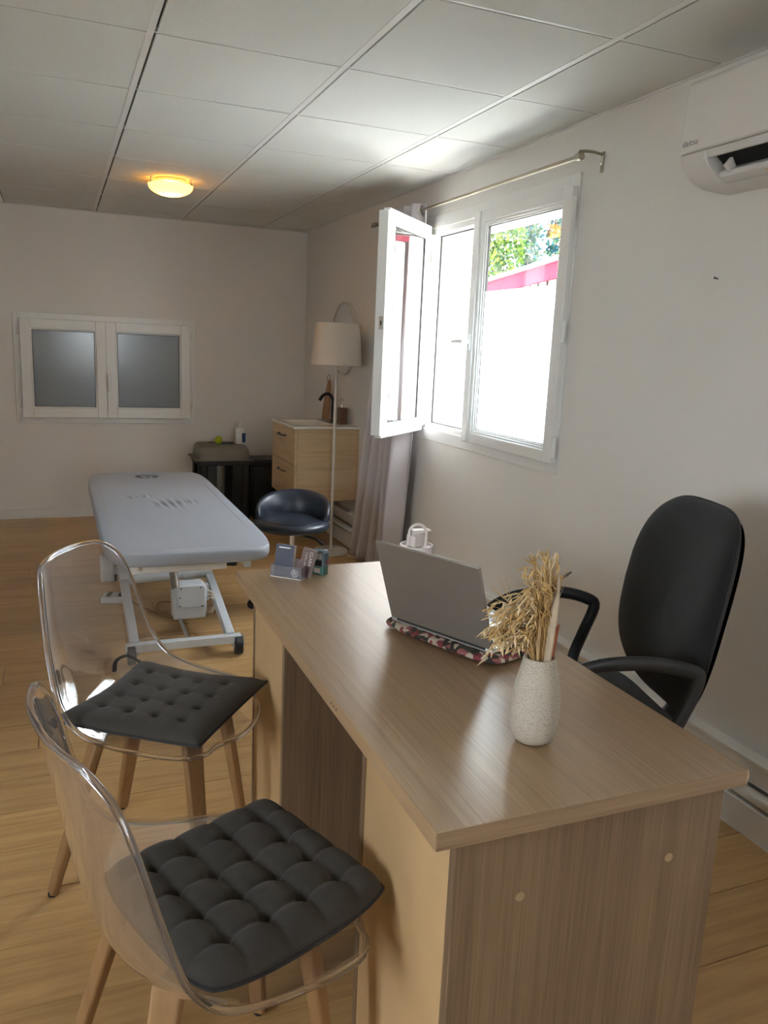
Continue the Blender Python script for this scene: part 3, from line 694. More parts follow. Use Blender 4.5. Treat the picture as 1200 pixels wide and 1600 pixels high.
for k in range(8):
    d = (LFT*rnd.uniform(0.3, 1.0)+Vector((0, 0, rnd.uniform(0.3, 0.9)))).normalized(); b_ = LFT*0.05+Vector((0, 0, 0.13))
    ga.tube([b_, b_+d*0.05], [0.0006, 0.0003], 3)
tag(ga.build('grass_heads', 'straw_a', t, smooth=0), kind='stuff'); tag(gb.build('pale_grass_heads', 'straw_b', t, smooth=0), kind='stuff')
MB().tube(smoothpath([(0.002, -0.012, 0.0), (0.006, -0.016, 0.08), (0.008, -0.018, 0.14), (0.010, -0.019, 0.188)], 5), [0.009]*6+[0.0085]*5+[0.008, 0.006, 0.004, 0.002, 0.0008], 10, flat=0.45).build('bark_strip', 'bark_pale', t)
MB().tube([(0.020, -0.006, 0.175), (0.030, -0.010, 0.183), (0.037, -0.012, 0.188)], [0.0022, 0.0026, 0.0018], 6).build('twig', 'bark', t)
for k in range(4): MB().tube([(0.012+0.003*k, -0.008+0.003*k, 0.0), (0.019+0.004*k, -0.009+0.003*k, 0.085+0.012*(k % 2))], [0.0022, 0.0018], 6).build('red_stem', 'straw_red', t)

# ------------------------------------------------------------------ card holder and stamp
t = thing('card_holder', (0.566, 2.030, DZ), 'clear acrylic holder standing on the far desk corner', 'card holder', math.radians(-42))
MB().box(-0.046, 0.046, -0.018, 0.018, 0, 0.002).box(-0.046, 0.046, -0.018, -0.016, 0, 0.034).box(-0.046, -0.044, -0.018, 0.018, 0, 0.034).box(0.044, 0.046, -0.018, 0.018, 0, 0.034).box(-0.046, 0.046, 0.016, 0.018, 0, 0.048).build('tray', 'holder_acrylic', t, 0.0005)
bm_ = [(-0.046, -0.018, 0.001), (0.046, -0.018, 0.001), (0.046, 0.018, 0.001), (-0.046, 0.018, 0.001)]
MB().tube(bm_, 0.0012, 6, closed=True).build('tray_edge', 'bottle_white', t)
em = MB()
em.tube([(0.027+0.0095*math.cos(a), -0.0186, 0.017+0.0095*math.sin(a)) for a in [2*PI*i/20 for i in range(20)]], 0.0009, 5, closed=True)
em.tube(smoothpath([(0.021, -0.0186, 0.013), (0.026, -0.0186, 0.018), (0.024, -0.0186, 0.022), (0.031, -0.0186, 0.020), (0.030, -0.0186, 0.012)], 4), 0.0011, 5)
em.build('round_emblem', 'print_white', t)
def card_stack(loc, label, mat, ry, n, wdt, hgt):
    c = thing('business_cards', loc, label, 'business cards', math.radians(-42))
    tl_ = -0.20
    MB().box(-wdt/2, wdt/2, 0, 0.0012*n, 0, hgt).build('card_pile', 'card_edge', c, rot=(tl_, ry, 0))
    f = MB().box(-wdt/2, wdt/2, -0.0008, 0, 0, hgt).build('front_card', mat, c, rot=(tl_, ry, 0))
    return c, f
c, f = card_stack((0.551, 2.0385, DZ+0.0025), 'stack of dark navy business cards in the acrylic holder', 'card_navy', 0.0, 9, 0.055, 0.085)
MB().box(-0.018, 0.016, -0.0012, -0.0008, 0.074, 0.0775).build('printed_line', 'print_white', f)
for zz, a, b_ in ((0.068, -0.017, 0.010), (0.063, -0.017, 0.014), (0.059, -0.017, 0.008), (0.020, -0.02, 0.018), (0.016, -0.016, 0.012)): MB().box(a, b_, -0.0011, -0.0008, zz, zz+0.0013).build('printed_line', 'print_grey', f)
c, f = card_stack((0.600, 2.012, DZ+0.0025), 'stack of dark brown business cards with cream lettering in the holder', 'card_brown', 0.20, 7, 0.040, 0.080)
text_mesh('lettering', 'CLARA', 0.013, 'print_cream', f, axes((0.002, -0.0012, 0.072), (0.10, 0, -1), (1, 0, 0.10)), 0.0002)
text_mesh('small_lettering', 'COMMUN', 0.008, 'print_cream', f, axes((-0.010, -0.0012, 0.068), (0.10, 0, -1), (1, 0, 0.10)), 0.0002)

t = thing('ink_stamp', (0.657, 2.035, DZ), 'small blue grey self inking stamp beside the card holder', 'stamp', math.radians(-50))
pb = MB()
pb.box(-0.019, 0.019, -0.012, 0.012, 0, 0.026); pb.build('ink_base', 'stamp_teal', t, 0.002)
pr2 = [(-0.020, 0.024), (0.020, 0.024), (0.020, 0.062), (0.014, 0.070), (-0.014, 0.071), (-0.020, 0.064)]
MB().prism(pr2, lambda x, z: (x, -0.0135, z), lambda x, z: (x, 0.0135, z)).build('cap', 'stamp_blue', t, 0.003)
MB().box(-0.016, 0.012, -0.0142, -0.0134, 0.046, 0.061).build('paper_label', 'print_white', t)
for zz in (0.0575, 0.053, 0.049): MB().box(-0.013, 0.008, -0.0146, -0.0141, zz, zz+0.0013).build('printed_line', 'print_grey', t)
MB().box(-0.018, 0.014, -0.0142, -0.0134, 0.027, 0.042).build('window_slot', 'slot_black', t)
MB().cyl((0.0195, 0.003, 0.037), (0.0212, 0.003, 0.037), 0.0042, n=14).build('red_button', 'stamp_red', t)
MB().box(-0.012, 0.008, -0.0128, -0.0119, 0.006, 0.020).build('clear_foot', 'print_white', t)

# ------------------------------------------------------------------ transparent chairs
prof_f = [(0.240, 0.418), (0.215, 0.430), (0.16, 0.438), (0.08, 0.436), (0.0, 0.430), (-0.08, 0.428), (-0.14, 0.436), (-0.180, 0.462), (-0.203, 0.510), (-0.216, 0.570), (-0.230, 0.650), (-0.246, 0.735), (-0.258, 0.795), (-0.266, 0.830)]
edge = [(0.224, 0.423, 0.179), (0.173, 0.426, 0.214), (0.108, 0.430, 0.238), (0.047, 0.438, 0.247), (-0.008, 0.447, 0.252), (-0.049, 0.458, 0.256), (-0.09, 0.475, 0.258), (-0.119, 0.503, 0.259), (-0.143, 0.542, 0.257), (-0.160, 0.597, 0.249), (-0.178, 0.667, 0.236), (-0.196, 0.740, 0.215), (-0.213, 0.789, 0.190), (-0.237, 0.822, 0.150)]
edge[0] = (0.190, 0.424, 0.150)
PP = smoothpath([(a, 0, b_) for a, b_ in prof_f], 3); EE = smoothpath(edge, 3); kk = len(PP)
rows = []
NU = 25
for i, p in enumerate(PP):
    e_ = EE[i]
    for j in range(NU):
        u = 2*j/(NU-1)-1; au = abs(u); w_ = au**2.4
        rows.append(Vector((p.x+(e_.x-p.x)*w_, u*e_.z, p.z+(e_.y-p.z)*w_)))
def shell_mesh():
    mb = MB(); fs = []
    for i in range(kk-1):
        for j in range(NU-1): fs.append((i*NU+j, i*NU+j+1, (i+1)*NU+j+1, (i+1)*NU+j))
    mb.add(rows, fs); return mb
loop = [rows[j] for j in range(NU)]+[rows[i*NU+NU-1] for i in range(1, kk)]+[rows[(kk-1)*NU+j] for j in range(NU-2, -1, -1)]+[rows[i*NU] for i in range(kk-2, 0, -1)]
def make_chair(loc, rz, label):
    t = thing('clear_chair', loc, label, 'chair', rz, 'clear plastic chairs at the desk')
    o = shell_mesh().build('seat_shell', 'acrylic', t, smooth=180)
    sd = o.modifiers.new('thick', 'SOLIDIFY'); sd.thickness = 0.005
    sb = o.modifiers.new('sub', 'SUBSURF'); sb.levels = 1; sb.render_levels = 1
    MB().tube(smoothpath(loop[::2], 3, closed=True), 0.0055, 8, closed=True).build('rim', 'acrylic_rim', o, smooth=180)
    for fx_, sd_ in ((1, 1), (1, -1), (-1, 1), (-1, -1)):
        p0 = Vector((fx_*0.115, sd_*0.115, 0.425)); p1 = Vector((fx_*(0.165 if fx_ > 0 else 0.215), sd_*(0.165 if fx_ > 0 else 0.195), 0.004))
        up = Vector((fx_*-0.7, sd_*0.7, 0))
        lg = MB().bar(p0, p1, 0.050, 0.026, up=(fx_, sd_, 0), w1=0.031, h1=0.021).build('leg', 'beech', t, 0.006)
        MB().cyl(p1+Vector((0, 0, -0.004)), p1+Vector((0, 0, 0.004)), 0.011, n=12).build('glide', 'black_plastic', lg)
    hb = MB().lathe([(0.0, 0.395), (0.075, 0.395), (0.085, 0.402), (0.085, 0.418), (0.07, 0.424), (0.0, 0.424)], n=28).build('seat_mount', 'beech', t)
    for a in range(4): MB().bar((0, 0, 0.408), (0.115*(1 if a in (0, 1) else -1), 0.115*(1 if a in (0, 2) else -1), 0.412), 0.035, 0.02).build('mount_arm', 'beech', t, 0.003)
    return t
def make_cushion(loc, rz, label, size, th, puff, pinch, nt_, seedv, rc=0.0):
    n = 73
    rr = random.Random(seedv); h = size/2
    jit = [[(rr.uniform(-0.06, 0.06), rr.uniform(-0.06, 0.06), rr.uniform(0.8, 1.2)) for _ in range(nt_+1)] for _ in range(nt_+1)]
    def outline(u, v):
        # pointed corners: sides bow in slightly
        x = u*h*(1-pinch*(1-v*v)); y = v*h*(1-pinch*(1-u*u))
        k_ = 1-rc*(u*u*v*v)**1.5; return x*k_, y*k_
    def hgt(u, v):
        e = (1-abs(u)**7)*(1-abs(v)**7); e = max(e, 0)**0.55
        gx_ = (u+1)/2*nt_; gy_ = (v+1)/2*nt_
        sx_, sy_2 = abs(math.sin(PI*gx_)), abs(math.sin(PI*gy_))
        q = ((sx_**0.8+sy_2**0.8)/2)**0.7
        crease = min(sx_, sy_2)**0.5
        val = (1-puff)+puff*(0.62*q+0.38*crease)
        i, j = round(gx_), round(gy_)
        if 0 < i < nt_ and 0 < j < nt_:
            jx, jy, js = jit[i][j]
            dd = ((gx_-i-jx*0.4)**2+(gy_-j-jy*0.4)**2)
            val -= 0.55*js*math.exp(-dd/0.022)*(0.45+0.55*puff)
        return th*e*max(val, 0.12)
    mb = MB()
    wob = lambda u, v: 0.004*math.sin(3.1*u+seedv)*math.cos(2.3*v+seedv)
    def topf(u, v):
        u = 2*u-1; v = 2*v-1; x, y = outline(u, v); return (x, y, 0.008+0.011*(u*u+v*v)+hgt(u, v)+wob(u, v)*(1-max(abs(u), abs(v))))
    def botf(u, v):
        u = 2*u-1; v = 2*v-1; x, y = outline(u, v); e = max((1-abs(u)**6)*(1-abs(v)**6), 0); return (x, y, 0.008+0.011*(u*u+v*v)-0.008*e**0.5)
    mb.grid(topf, n, n); mb.grid(botf, n, n)
    t = thing('seat_cushion', loc, label, 'cushion', rz, 'dark grey seat cushions')
    mb.build('padding', 'cushion_cotton', t, smooth=180, weld=0.0004)
    lo_ = []
    for k in range(160):
        s_ = k/160*4; sd_ = int(s_); f_ = 2*(s_-sd_)-1
        u, v = ((f_, -1), (1, f_), (-f_, 1), (-1, -f_))[sd_]
        x, y = outline(u, v); lo_.append((x, y, 0.008+0.011*(u*u+v*v)))
    MB().tube(lo_, 0.0032, 6, closed=True).build('piping', 'cushion_piping', t)
    return t
C1 = (0.226, 1.975); A1 = math.radians(-29)
C2 = (0.214, 1.195); A2 = math.radians(11.7)
make_chair((C1[0], C1[1], 0), A1, 'clear plastic chair with wooden legs, the farther one, beside the treatment table')
make_chair((C2[0], C2[1], 0), A2, 'clear plastic chair with wooden legs, nearest to the viewer at the desk')
cu1 = make_cushion((0.222, 1.892, 0.462), math.radians(-37), 'flat dark grey tufted cushion with tie strap on the farther clear chair', 0.375, 0.034, 0.12, 0.065, 5, 1)
for s_, pts in ((1, [(-0.18, 0.18, 0.03), (-0.215, 0.17, 0.05), (-0.235, 0.145, 0.042), (-0.225, 0.12, 0.022)]), (-1, [(-0.18, -0.18, 0.01), (-0.20, -0.185, 0.022), (-0.205, -0.17, 0.012), (-0.195, -0.155, 0.006)])):
    MB().tube(smoothpath(pts, 5), 0.007, 6, flat=0.25).build('tie_strap', 'cushion_piping', cu1)
cu2 = make_cushion((0.258, 1.160, 0.460), math.radians(22), 'thick dark grey quilted cushion on the nearest clear chair', 0.362, 0.046, 0.50, 0.012, 5, 2, 0.10)

# ------------------------------------------------------------------ office chair
OA = math.radians(166)
t = thing('office_chair', (1.215, 1.595, 0), 'black fabric swivel office chair with loop armrests behind the desk', 'office chair', OA)
# backrest: local +x is the sitter's forward direction
def backf(u, v):
    a = 2*PI*u; ph = PI*(v-0.5)
    r_ = max(math.cos(ph), 0)**0.42
    ex = 0.54
    cx = math.copysign(abs(math.cos(a))**ex, math.cos(a)); sx = math.copysign(abs(math.sin(a))**ex, math.sin(a))
    z = 0.265*sx*r_
    k = z/0.265
    half = 0.234*(1-0.10*max(k, 0)**2-0.20*max(-k, 0)**2.2)
    y = half*cx*r_
    x = 0.032*math.sin(ph)+0.030*(y/0.22)**2+0.030*math.exp(-((k+0.45)/0.4)**2)*(1-(y/0.24)**2)-0.02*k*k
    return (x, y, z)
bk = MB().grid(backf, 64, 19, wrapu=True).build('backrest', 'black_fabric', t, smooth=180, loc=(-0.262, 0, 0.760), rot=(0, -0.13, 0))
seam = []
for k in range(64):
    p = backf(k/64, 0.5); seam.append((p[0]-0.004, p[1]*1.002, p[2]*1.002))
MB().tube(seam, 0.0035, 6, closed=True).build('seam_piping', 'black_plastic', bk)
def bshell(u, v):
    p = Vector(backf(u, 0.34*(1-v))); return (p.x-0.012, p.y*0.99, p.z*0.99)
MB().grid(bshell, 64, 8, wrapu=True).build('back_cover', 'black_plastic', bk, smooth=180)
def seatf(u, v):
    a = 2*PI*u; ph = PI*(v-0.5); r_ = max(math.cos(ph), 0)**0.35; ex = 0.5
    cx = math.copysign(abs(math.cos(a))**ex, math.cos(a)); sx = math.copysign(abs(math.sin(a))**ex, math.sin(a))
    x = 0.225*cx*r_; y = 0.235*sx*r_
    return (x, y, 0.035*math.sin(ph)-0.02*max(x/0.225, 0)**3+0.012*(y/0.235)**2)
MB().grid(seatf, 56, 15, wrapu=True).build('seat', 'black_fabric', t, smooth=180, loc=(0.0, 0, 0.475))
MB().tube(smoothpath([(-0.10, 0, 0.43), (-0.22, 0, 0.42), (-0.285, 0, 0.47), (-0.295, 0, 0.56), (-0.285, 0, 0.68)], 5), 0.03, 10, flat=0.35).build('back_bracket', 'black_plastic', t)
for s_ in (1, -1):
    y = 0.265*s_
    er = 0.03 if s_ > 0 else 0.0
    pth = smoothpath([(-0.085, y*0.86, 0.44), (-0.100-er*0.5, y, 0.50), (-0.125-er, y, 0.58), (-0.150-er, y, 0.655), (-0.130-er, y, 0.680), (-0.05, y, 0.700), (0.06, y, 0.696), (0.13, y, 0.672), (0.165, y, 0.635), (0.13, y, 0.58), (0.06, y, 0.52), (0.02, y*0.86, 0.44)], 4)
    ar = MB().tube(pth, 0.0175, 10, flat=0.55, up=(0, 1, 0.001)).build('armrest', 'black_plastic', t, smooth=60)
MB().cyl((0, 0, 0.12), (0, 0, 0.30), 0.028, n=18).cyl((0, 0, 0.30), (0, 0, 0.43), 0.018, n=16).build('gas_column', 'black_plastic', t)
MB().box(-0.13, 0.10, -0.10, 0.10, 0.405, 0.435).build('seat_plate', 'black_plastic', t, 0.006)
for k in range(5):
    a = 2*PI*k/5+0.3; ca, sa = math.cos(a), math.sin(a)
    lg = MB().bar((0.02*ca, 0.02*sa, 0.115), (0.26*ca, 0.26*sa, 0.075), 0.045, 0.035, w1=0.03, h1=0.025).build('base_arm', 'black_plastic', t, 0.006)
    MB().cyl((0.27*ca-0.016*sa, 0.27*sa+0.016*ca, 0.026), (0.27*ca+0.016*sa, 0.27*sa-0.016*ca, 0.026), 0.026, n=16).cyl((0.27*ca, 0.27*sa, 0.03), (0.265*ca, 0.265*sa, 0.08), 0.007, n=8).build('caster', 'black_plastic', lg)

# ------------------------------------------------------------------ treatment table
TX, TY = 0.466, 3.95
t = thing('treatment_table', (TX, TY, 0), 'grey padded electric treatment table on wheels in the middle of the room', 'treatment table')
HXn, HXf, HY, ZT, PT = 0.328, 0.330, 0.975, 0.578, 0.052
def padf(u, v):
    a = 2*PI*u; ph = PI*(v-0.5); r_ = max(math.cos(ph), 0)**0.16
    ex = 0.24
    cx = math.copysign(abs(math.cos(a))**ex, math.cos(a)); sx = math.copysign(abs(math.sin(a))**ex, math.sin(a))
    y = HY*sx; hx = HXn+(HXf-HXn)*(y/HY+1)/2
    ed = 0.03
    k = (1-r_)
    x = hx*cx; L_ = math.hypot(x, y)
    # rounded edge, then the flat faces
    if v < 0.5: lip = 0.55
    else: lip = 1.0
    return (x-math.copysign(min(abs(x), k*0.05), x), y-math.copysign(min(abs(y), k*0.05), y), ZT-PT/2+PT/2*math.copysign(min(1, abs(math.sin(ph))**0.8), math.sin(ph)))
pm = MB().grid(padf, 120, 17, wrapu=True)
# top face as a fine grid so that the wrinkles of the cover are geometry
pad = pm.build('pad', 'pad_vinyl', t, smooth=60)
bm = bmesh.new(); bm.from_mesh(pad.data)
top_ring = [v_ for v_ in bm.verts if v_.co.z > ZT-0.0002]
bmesh.ops.contextual_create(bm, geom=[e_ for e_ in bm.edges if e_.is_boundary]) if False else None
bm.free()
NXg, NYg = 70, 190
rw = random.Random(5); WX, WY = 0.02, -0.04
wr_ = [(rw.uniform(-0.04, 0.15), rw.uniform(0.36, 0.46), rw.uniform(-0.35, -0.15), rw.uniform(0.05, 0.10)) for _ in range(7)]
wr_ = [(-0.050+WX, 0.0+WY, 0.12, 0.070), (-0.014+WX, 0.01+WY, 0.10, 0.085), (0.022+WX, 0.01+WY, 0.06, 0.095), (0.060+WX, 0.04+WY, 0.04, 0.05), (0.110+WX, 0.05+WY, 0.05, 0.055), (-0.16+WX, 0.20+WY, 0.3, 0.03), (-0.09+WX, 0.22+WY, 0.2, 0.025)]
def topf(u, v):
    a = 2*u-1; b2 = 2*v-1
    y = b2*(HY-0.052); hx = HXn+(HXf-HXn)*(y/HY+1)/2-0.052
    # superellipse corners
    cornr = 1-0.10*max(0, (abs(b2)-0.9)/0.1)**2.5
    x = a*hx*cornr
    z = ZT+0.0012*(1-a*a)*(1-b2**8)
    for wx, wy, sl, ln in wr_:
        dx = (x-wx)-sl*-(y-wy); dy = (y-wy)
        z += 0.0085*math.exp(-(dx/0.0095)**2)*math.exp(-(dy/ln)**2)-0.006*math.exp(-((dx-0.014)/0.008)**2)*math.exp(-(dy/ln)**2)
    return (x, y, z+0.0004)
MB().grid(topf, NXg, NYg).build('cover_top', 'pad_vinyl', pad, smooth=180)
# printed oval emblem at the far end
em = MB()
def el(cx, cy2, rx, ry, th, a0=0, a1=2*PI, n=28):
    em.tube([(cx+0.048+rx*math.cos(a0+(a1-a0)*i/n), cy2+0.055+ry*math.sin(a0+(a1-a0)*i/n), ZT+0.0024) for i in range(n+1)], th, 4, flat=0.15)
el(-0.052, 0.735, 0.062, 0.062, 0.0045); el(-0.075, 0.735, 0.028, 0.040, 0.008, 0.6, 4.6, 18); el(-0.025, 0.730, 0.022, 0.032, 0.006, -1.5, 3.6, 18); em.tube(smoothpath([(-0.05, 0.80, ZT+0.0024), (-0.012, 0.755, ZT+0.0024), (0.018, 0.815, ZT+0.0024), (0.048, 0.755, ZT+0.0024)], 5), 0.005, 4, flat=0.15)
em.build('printed_emblem', 'print_grey', pad)
zu = ZT-PT
MB().box(-0.25, 0.25, -HY+0.10, HY-0.10, zu-0.012, zu+0.003).build('pad_board', 'trim_paint', t)
for s_ in (-1, 1): MB().box(s_*0.22-0.015, s_*0.22+0.015, -0.88, 0.80, zu-0.048, zu-0.012).build('side_rail', 'table_paint', t, 0.004)
MB().box(-0.235, 0.130, -0.905, -0.872, zu-0.042, zu-0.004).build('end_rail', 'trim_paint', t, 0.004)
MB().box(-0.235, 0.235, 0.77, 0.80, zu-0.048, zu-0.012).build('end_rail', 'table_paint', t, 0.004)
MB().cyl((0.130, -0.888, zu-0.022), (0.150, -0.888, zu-0.022), 0.012, n=12).lathe([(0.0, 0), (0.02, 0.0), (0.02, 0.014), (0, 0.016)], (0.155, -0.888, zu-0.03), 14).build('clamp_knob', 'black_plastic', t)
MB().cyl((-0.20, -0.907, zu-0.02), (-0.20, -0.902, zu-0.02), 0.008, n=12).build('bolt', 'chrome', t)
# base: near cross bar with wheels, rising arms, far cross bar
yn = 3.36-TY
MB().box(-0.235, 0.255, yn-0.02, yn+0.02, 0.052, 0.088).build('cross_bar', 'table_paint', t, 0.003)
MB().box(-0.235, 0.255, 0.66, 0.70, 0.04, 0.076).build('cross_bar', 'table_paint', t, 0.003)
for s_, xx in ((-1, -0.200), (1, 0.210)):
    MB().bar((xx, yn+0.01, 0.075), (xx, 4.75-TY, 0.395), 0.038, 0.046).build('lift_arm', 'table_paint', t, 0.004)
    MB().bar((xx*0.80, -0.05, zu-0.04), (xx*0.80, 0.66, 0.08), 0.030, 0.035).build('lift_arm', 'table_paint', t, 0.004)
    MB().bar((xx, 4.75-TY, 0.38), (xx, 4.75-TY, zu-0.03), 0.036, 0.036).build('support_post', 'table_paint', t, 0.003)
    MB().cyl((xx*1.05, 0.68, 0.0), (xx*1.05, 0.68, 0.045), 0.022, n=16).build('foot', 'black_plastic', t)
for xx in (-0.215, 0.242):
    wl_ = MB().cyl((xx-0.016, yn-0.012, 0.042), (xx+0.016, yn-0.012, 0.042), 0.042, n=28).build('wheel', 'tyre', t, 0.004)
    for s_ in (-1, 1): MB().cyl((xx+s_*0.0165, yn-0.012, 0.042), (xx+s_*0.020, yn-0.012, 0.042), 0.020, n=16).build('wheel_hub', 'grey_metal', wl_)
    for s_ in (-1, 1): MB().bar((xx+s_*0.0225, yn, 0.086), (xx+s_*0.0225, yn-0.012, 0.034), 0.030, 0.003, up=(1, 0, 0)).build('fork_plate', 'table_paint', wl_)
    MB().cyl((xx-0.03, yn-0.012, 0.042), (xx+0.03, yn-0.012, 0.042), 0.005, n=8).build('axle', 'chrome', wl_)
# actuator, control box, motor
MB().cyl((-0.005, -0.10, zu-0.02), (0.01, -0.30, 0.23), 0.020, n=16).build('actuator', 'grey_metal', t)
cb = MB().prism([(-0.075, 0.00), (0.075, 0.00), (0.080, 0.02), (0.078, 0.155), (0.06, 0.17), (-0.06, 0.17), (-0.078, 0.155)], lambda x, z: (x+0.075, -0.300, z+0.075), lambda x, z: (x+0.075, -0.215, z+0.075)).build('control_box', 'control_box', t, 0.006, )
MB().prism([(-0.060, 0.062), (0.066, 0.056), (0.070, 0.150), (0.06, 0.166), (-0.066, 0.166)], lambda x, z: (x+0.078, -0.312, z+0.075), lambda x, z: (x+0.075, -0.298, z+0.075)).build('box_cover', 'control_box', cb, 0.004)
for x_, z_ in ((-0.045, 0.155), (0.045, 0.155), (-0.05, 0.11), (-0.05, 0.07), (0.05, 0.064), (0.058, 0.064)): MB().cyl((x_+0.078, -0.313, z_+0.075), (x_+0.078, -0.3118, z_+0.075), 0.0035, n=8).build('screw', 'slot_black', cb)
for k in range(4): MB().box(0.150, 0.166, -0.285, -0.245, 0.155+k*0.021, 0.170+k*0.021).build('socket', 'control_box', cb, 0.002)
for k in range(3): MB().tube(smoothpath([(0.160, -0.265, 0.160+k*0.02), (0.185, -0.28, 0.165+k*0.012), (0.198, -0.27, 0.13), (0.185, -0.26, 0.085+0.012*k), (0.150, -0.25, 0.090+0.006*k)], 5), 0.0045, 7).build('lead', 'cable_cream', cb)
MB().cyl((0.03, -0.30, 0.075), (0.03, yn+0.02, 0.068), 0.009, n=10).build('piston_rod', 'chrome', t)
MB().cyl((-0.22, -0.03, 0.215), (0.08, -0.03, 0.222), 0.030, n=18).cyl((0.08, -0.03, 0.222), (0.22, -0.03, 0.235), 0.036, n=18).build('motor', 'table_paint', t)
MB().box(-0.30, -0.235, 0.10, 0.17, 0.16, 0.30).build('hinge_bracket', 'table_paint', t, 0.01)

t = thing('foot_pedal', (0.245, 4.27, 0), 'grey foot control pedal on the floor under the treatment table', 'foot pedal', -0.2)
MB().prism([(-0.07, 0), (0.07, 0), (0.07, 0.018), (-0.07, 0.034)], lambda y, z: (-0.065, y, z), lambda y, z: (0.065, y, z)).build('pedal_body', 'control_box', t, 0.005)
for x_ in (-0.030, 0.030): MB().bar((x_, -0.05, 0.036), (x_, 0.05, 0.025), 0.022, 0.008).build('switch_key', 'tyre', t, 0.003)
tag(MB().tube(smoothpath([(0.32, 4.20, 0.006), (0.42, 3.98, 0.006), (0.50, 3.90, 0.006), (0.56, 4.0, 0.006), (0.54, 4.12, 0.006), (0.46, 4.14, 0.007), (0.43, 4.02, 0.010), (0.50, 3.86, 0.012), (0.54, 3.74, 0.02)], 6), 0.004, 8).build('pedal_cable', 'cable_brown'), 'thin brown cable looped on the floor beneath the treatment table', 'cable')

# ------------------------------------------------------------------ low stool with backrest
t = thing('swivel_stool', (1.100, 3.90, 0), 'low black vinyl swivel stool with curved backrest', 'stool', 0)
MB().lathe([(0.0, 0.425), (0.13, 0.425), (0.185, 0.437), (0.197, 0.455), (0.190, 0.475), (0.155, 0.484), (0.0, 0.488)], n=44).build('seat', 'black_vinyl', t, smooth=60)
MB().tube([(0.155*math.cos(a), 0.155*math.sin(a), 0.4845) for a in [2*PI*i/44 for i in range(44)]], 0.004, 6, closed=True).build('seat_piping', 'black_vinyl', t)
bkd = math.radians(66)
def stb(u, v):
    a = bkd+(2*u-1)*math.radians(96)
    env = max(0, math.cos((2*u-1)*PI/2))**0.55
    hh = 0.012+0.118*env
    ph = 2*PI*v
    tk = 0.020*(0.5+0.5*env)+0.004
    r_ = 0.172+0.012*env
    zc = 0.470+hh/2
    return ((r_+tk*math.cos(ph)*0.9+0.018*env*(math.sin(ph)))*math.cos(a), (r_+tk*math.cos(ph)*0.9+0.018*env*math.sin(ph))*math.sin(a), zc+(hh/2+0.008)*math.sin(ph))
bmk = MB()
nu_, nv_ = 48, 14
bmk.grid(lambda u, v: stb(v, u), nv_, nu_, wrapu=True); bmk.f.append(tuple(range(nv_))); bmk.f.append(tuple((nu_-1)*nv_+i for i in range(nv_)))
bmk.build('backrest', 'black_vinyl', t, smooth=60)
MB().cyl((0, 0, 0.10), (0, 0, 0.25), 0.024, n=18).cyl((0, 0, 0.25), (0, 0, 0.42), 0.013, n=16).build('gas_column', 'chrome', t)
MB().tube([(0.02, -0.02, 0.41), (0.10, -0.11, 0.395), (0.125, -0.14, 0.375)], [0.006, 0.008, 0.011], 8).build('height_lever', 'black_plastic', t)
for k in range(5):
    a = 2*PI*k/5+2.9; ca, sa = math.cos(a), math.sin(a)
    lg = MB().bar((0.015*ca, 0.015*sa, 0.10), (0.195*ca, 0.195*sa, 0.068), 0.036, 0.030, w1=0.022, h1=0.020).build('base_arm', 'chrome', t, 0.005)
    MB().cyl((0.20*ca-0.012*sa, 0.20*sa+0.012*ca, 0.025), (0.20*ca+0.012*sa, 0.20*sa-0.012*ca, 0.025), 0.025, n=16).cyl((0.20*ca, 0.20*sa, 0.03), (0.195*ca, 0.195*sa, 0.07), 0.006, n=8).build('caster', 'black_plastic', lg)

# ------------------------------------------------------------------ side table with pad, ball, bottle; bin
t = thing('plastic_stand', (1.145, 6.10, 0), 'black slatted plastic stand against the back wall', 'stand')
MB().box(-0.200, 0.200, -0.18, 0.18, 0.455, 0.490).build('stand_top', 'bin_black', t, 0.006)
for sx_ in (-1, 1):
    for sy_ in (-1, 1):
        xo, yo = sx_*0.190, sy_*0.170
        lg = MB().box(min(xo, xo-sx_*0.052), max(xo, xo-sx_*0.052), min(yo, yo-sy_*0.014), max(yo, yo-sy_*0.014), 0, 0.455).build('leg', 'bin_black', t, 0.003)
        MB().box(min(xo-sx_*0.060, xo-sx_*0.130), max(xo-sx_*0.060, xo-sx_*0.130), min(yo, yo-sy_*0.014), max(yo, yo-sy_*0.014), 0.06, 0.455).build('leg_slat', 'bin_black', lg, 0.003)
        MB().box(min(xo, xo-sx_*0.014), max(xo, xo-sx_*0.014), min(yo, yo-sy_*0.09), max(yo, yo-sy_*0.09), 0, 0.455).build('leg_side', 'bin_black', lg, 0.003)
for sy_ in (-1, 1): MB().box(-0.13, 0.13, sy_*0.163-0.006, sy_*0.163+0.006, 0.06, 0.12).build('lower_rail', 'bin_black', t, 0.003)
t = thing('padded_tray', (1.145, 6.10, 0.490), 'taupe padded head cushion lying on the black plastic stand', 'cushion')
def trayf(u, v):
    a = 2*PI*u; ph = PI/2*v; ex = 0.34; r_ = 1-0.17*(1-math.cos(ph))
    cx = math.copysign(abs(math.cos(a))**ex, math.cos(a)); sx = math.copysign(abs(math.sin(a))**ex, math.sin(a))
    return (0.198*cx*r_, 0.185*sx*r_, 0.006+0.100*math.sin(ph)**0.8)
def traytop(u, v):
    p = trayf(u, 1.0); return (p[0]*(1-v*0.999), p[1]*(1-v*0.999), p[2])
MB().grid(trayf, 64, 10, wrapu=True).grid(traytop, 64, 4, wrapu=True).build('foam_body', 'taupe_pad', t, smooth=60, weld=0.0003)
MB().box(-0.222, 0.214, -0.192, 0.19, 0.0, 0.008).build('base_sheet', 'taupe_pad', t, 0.003)
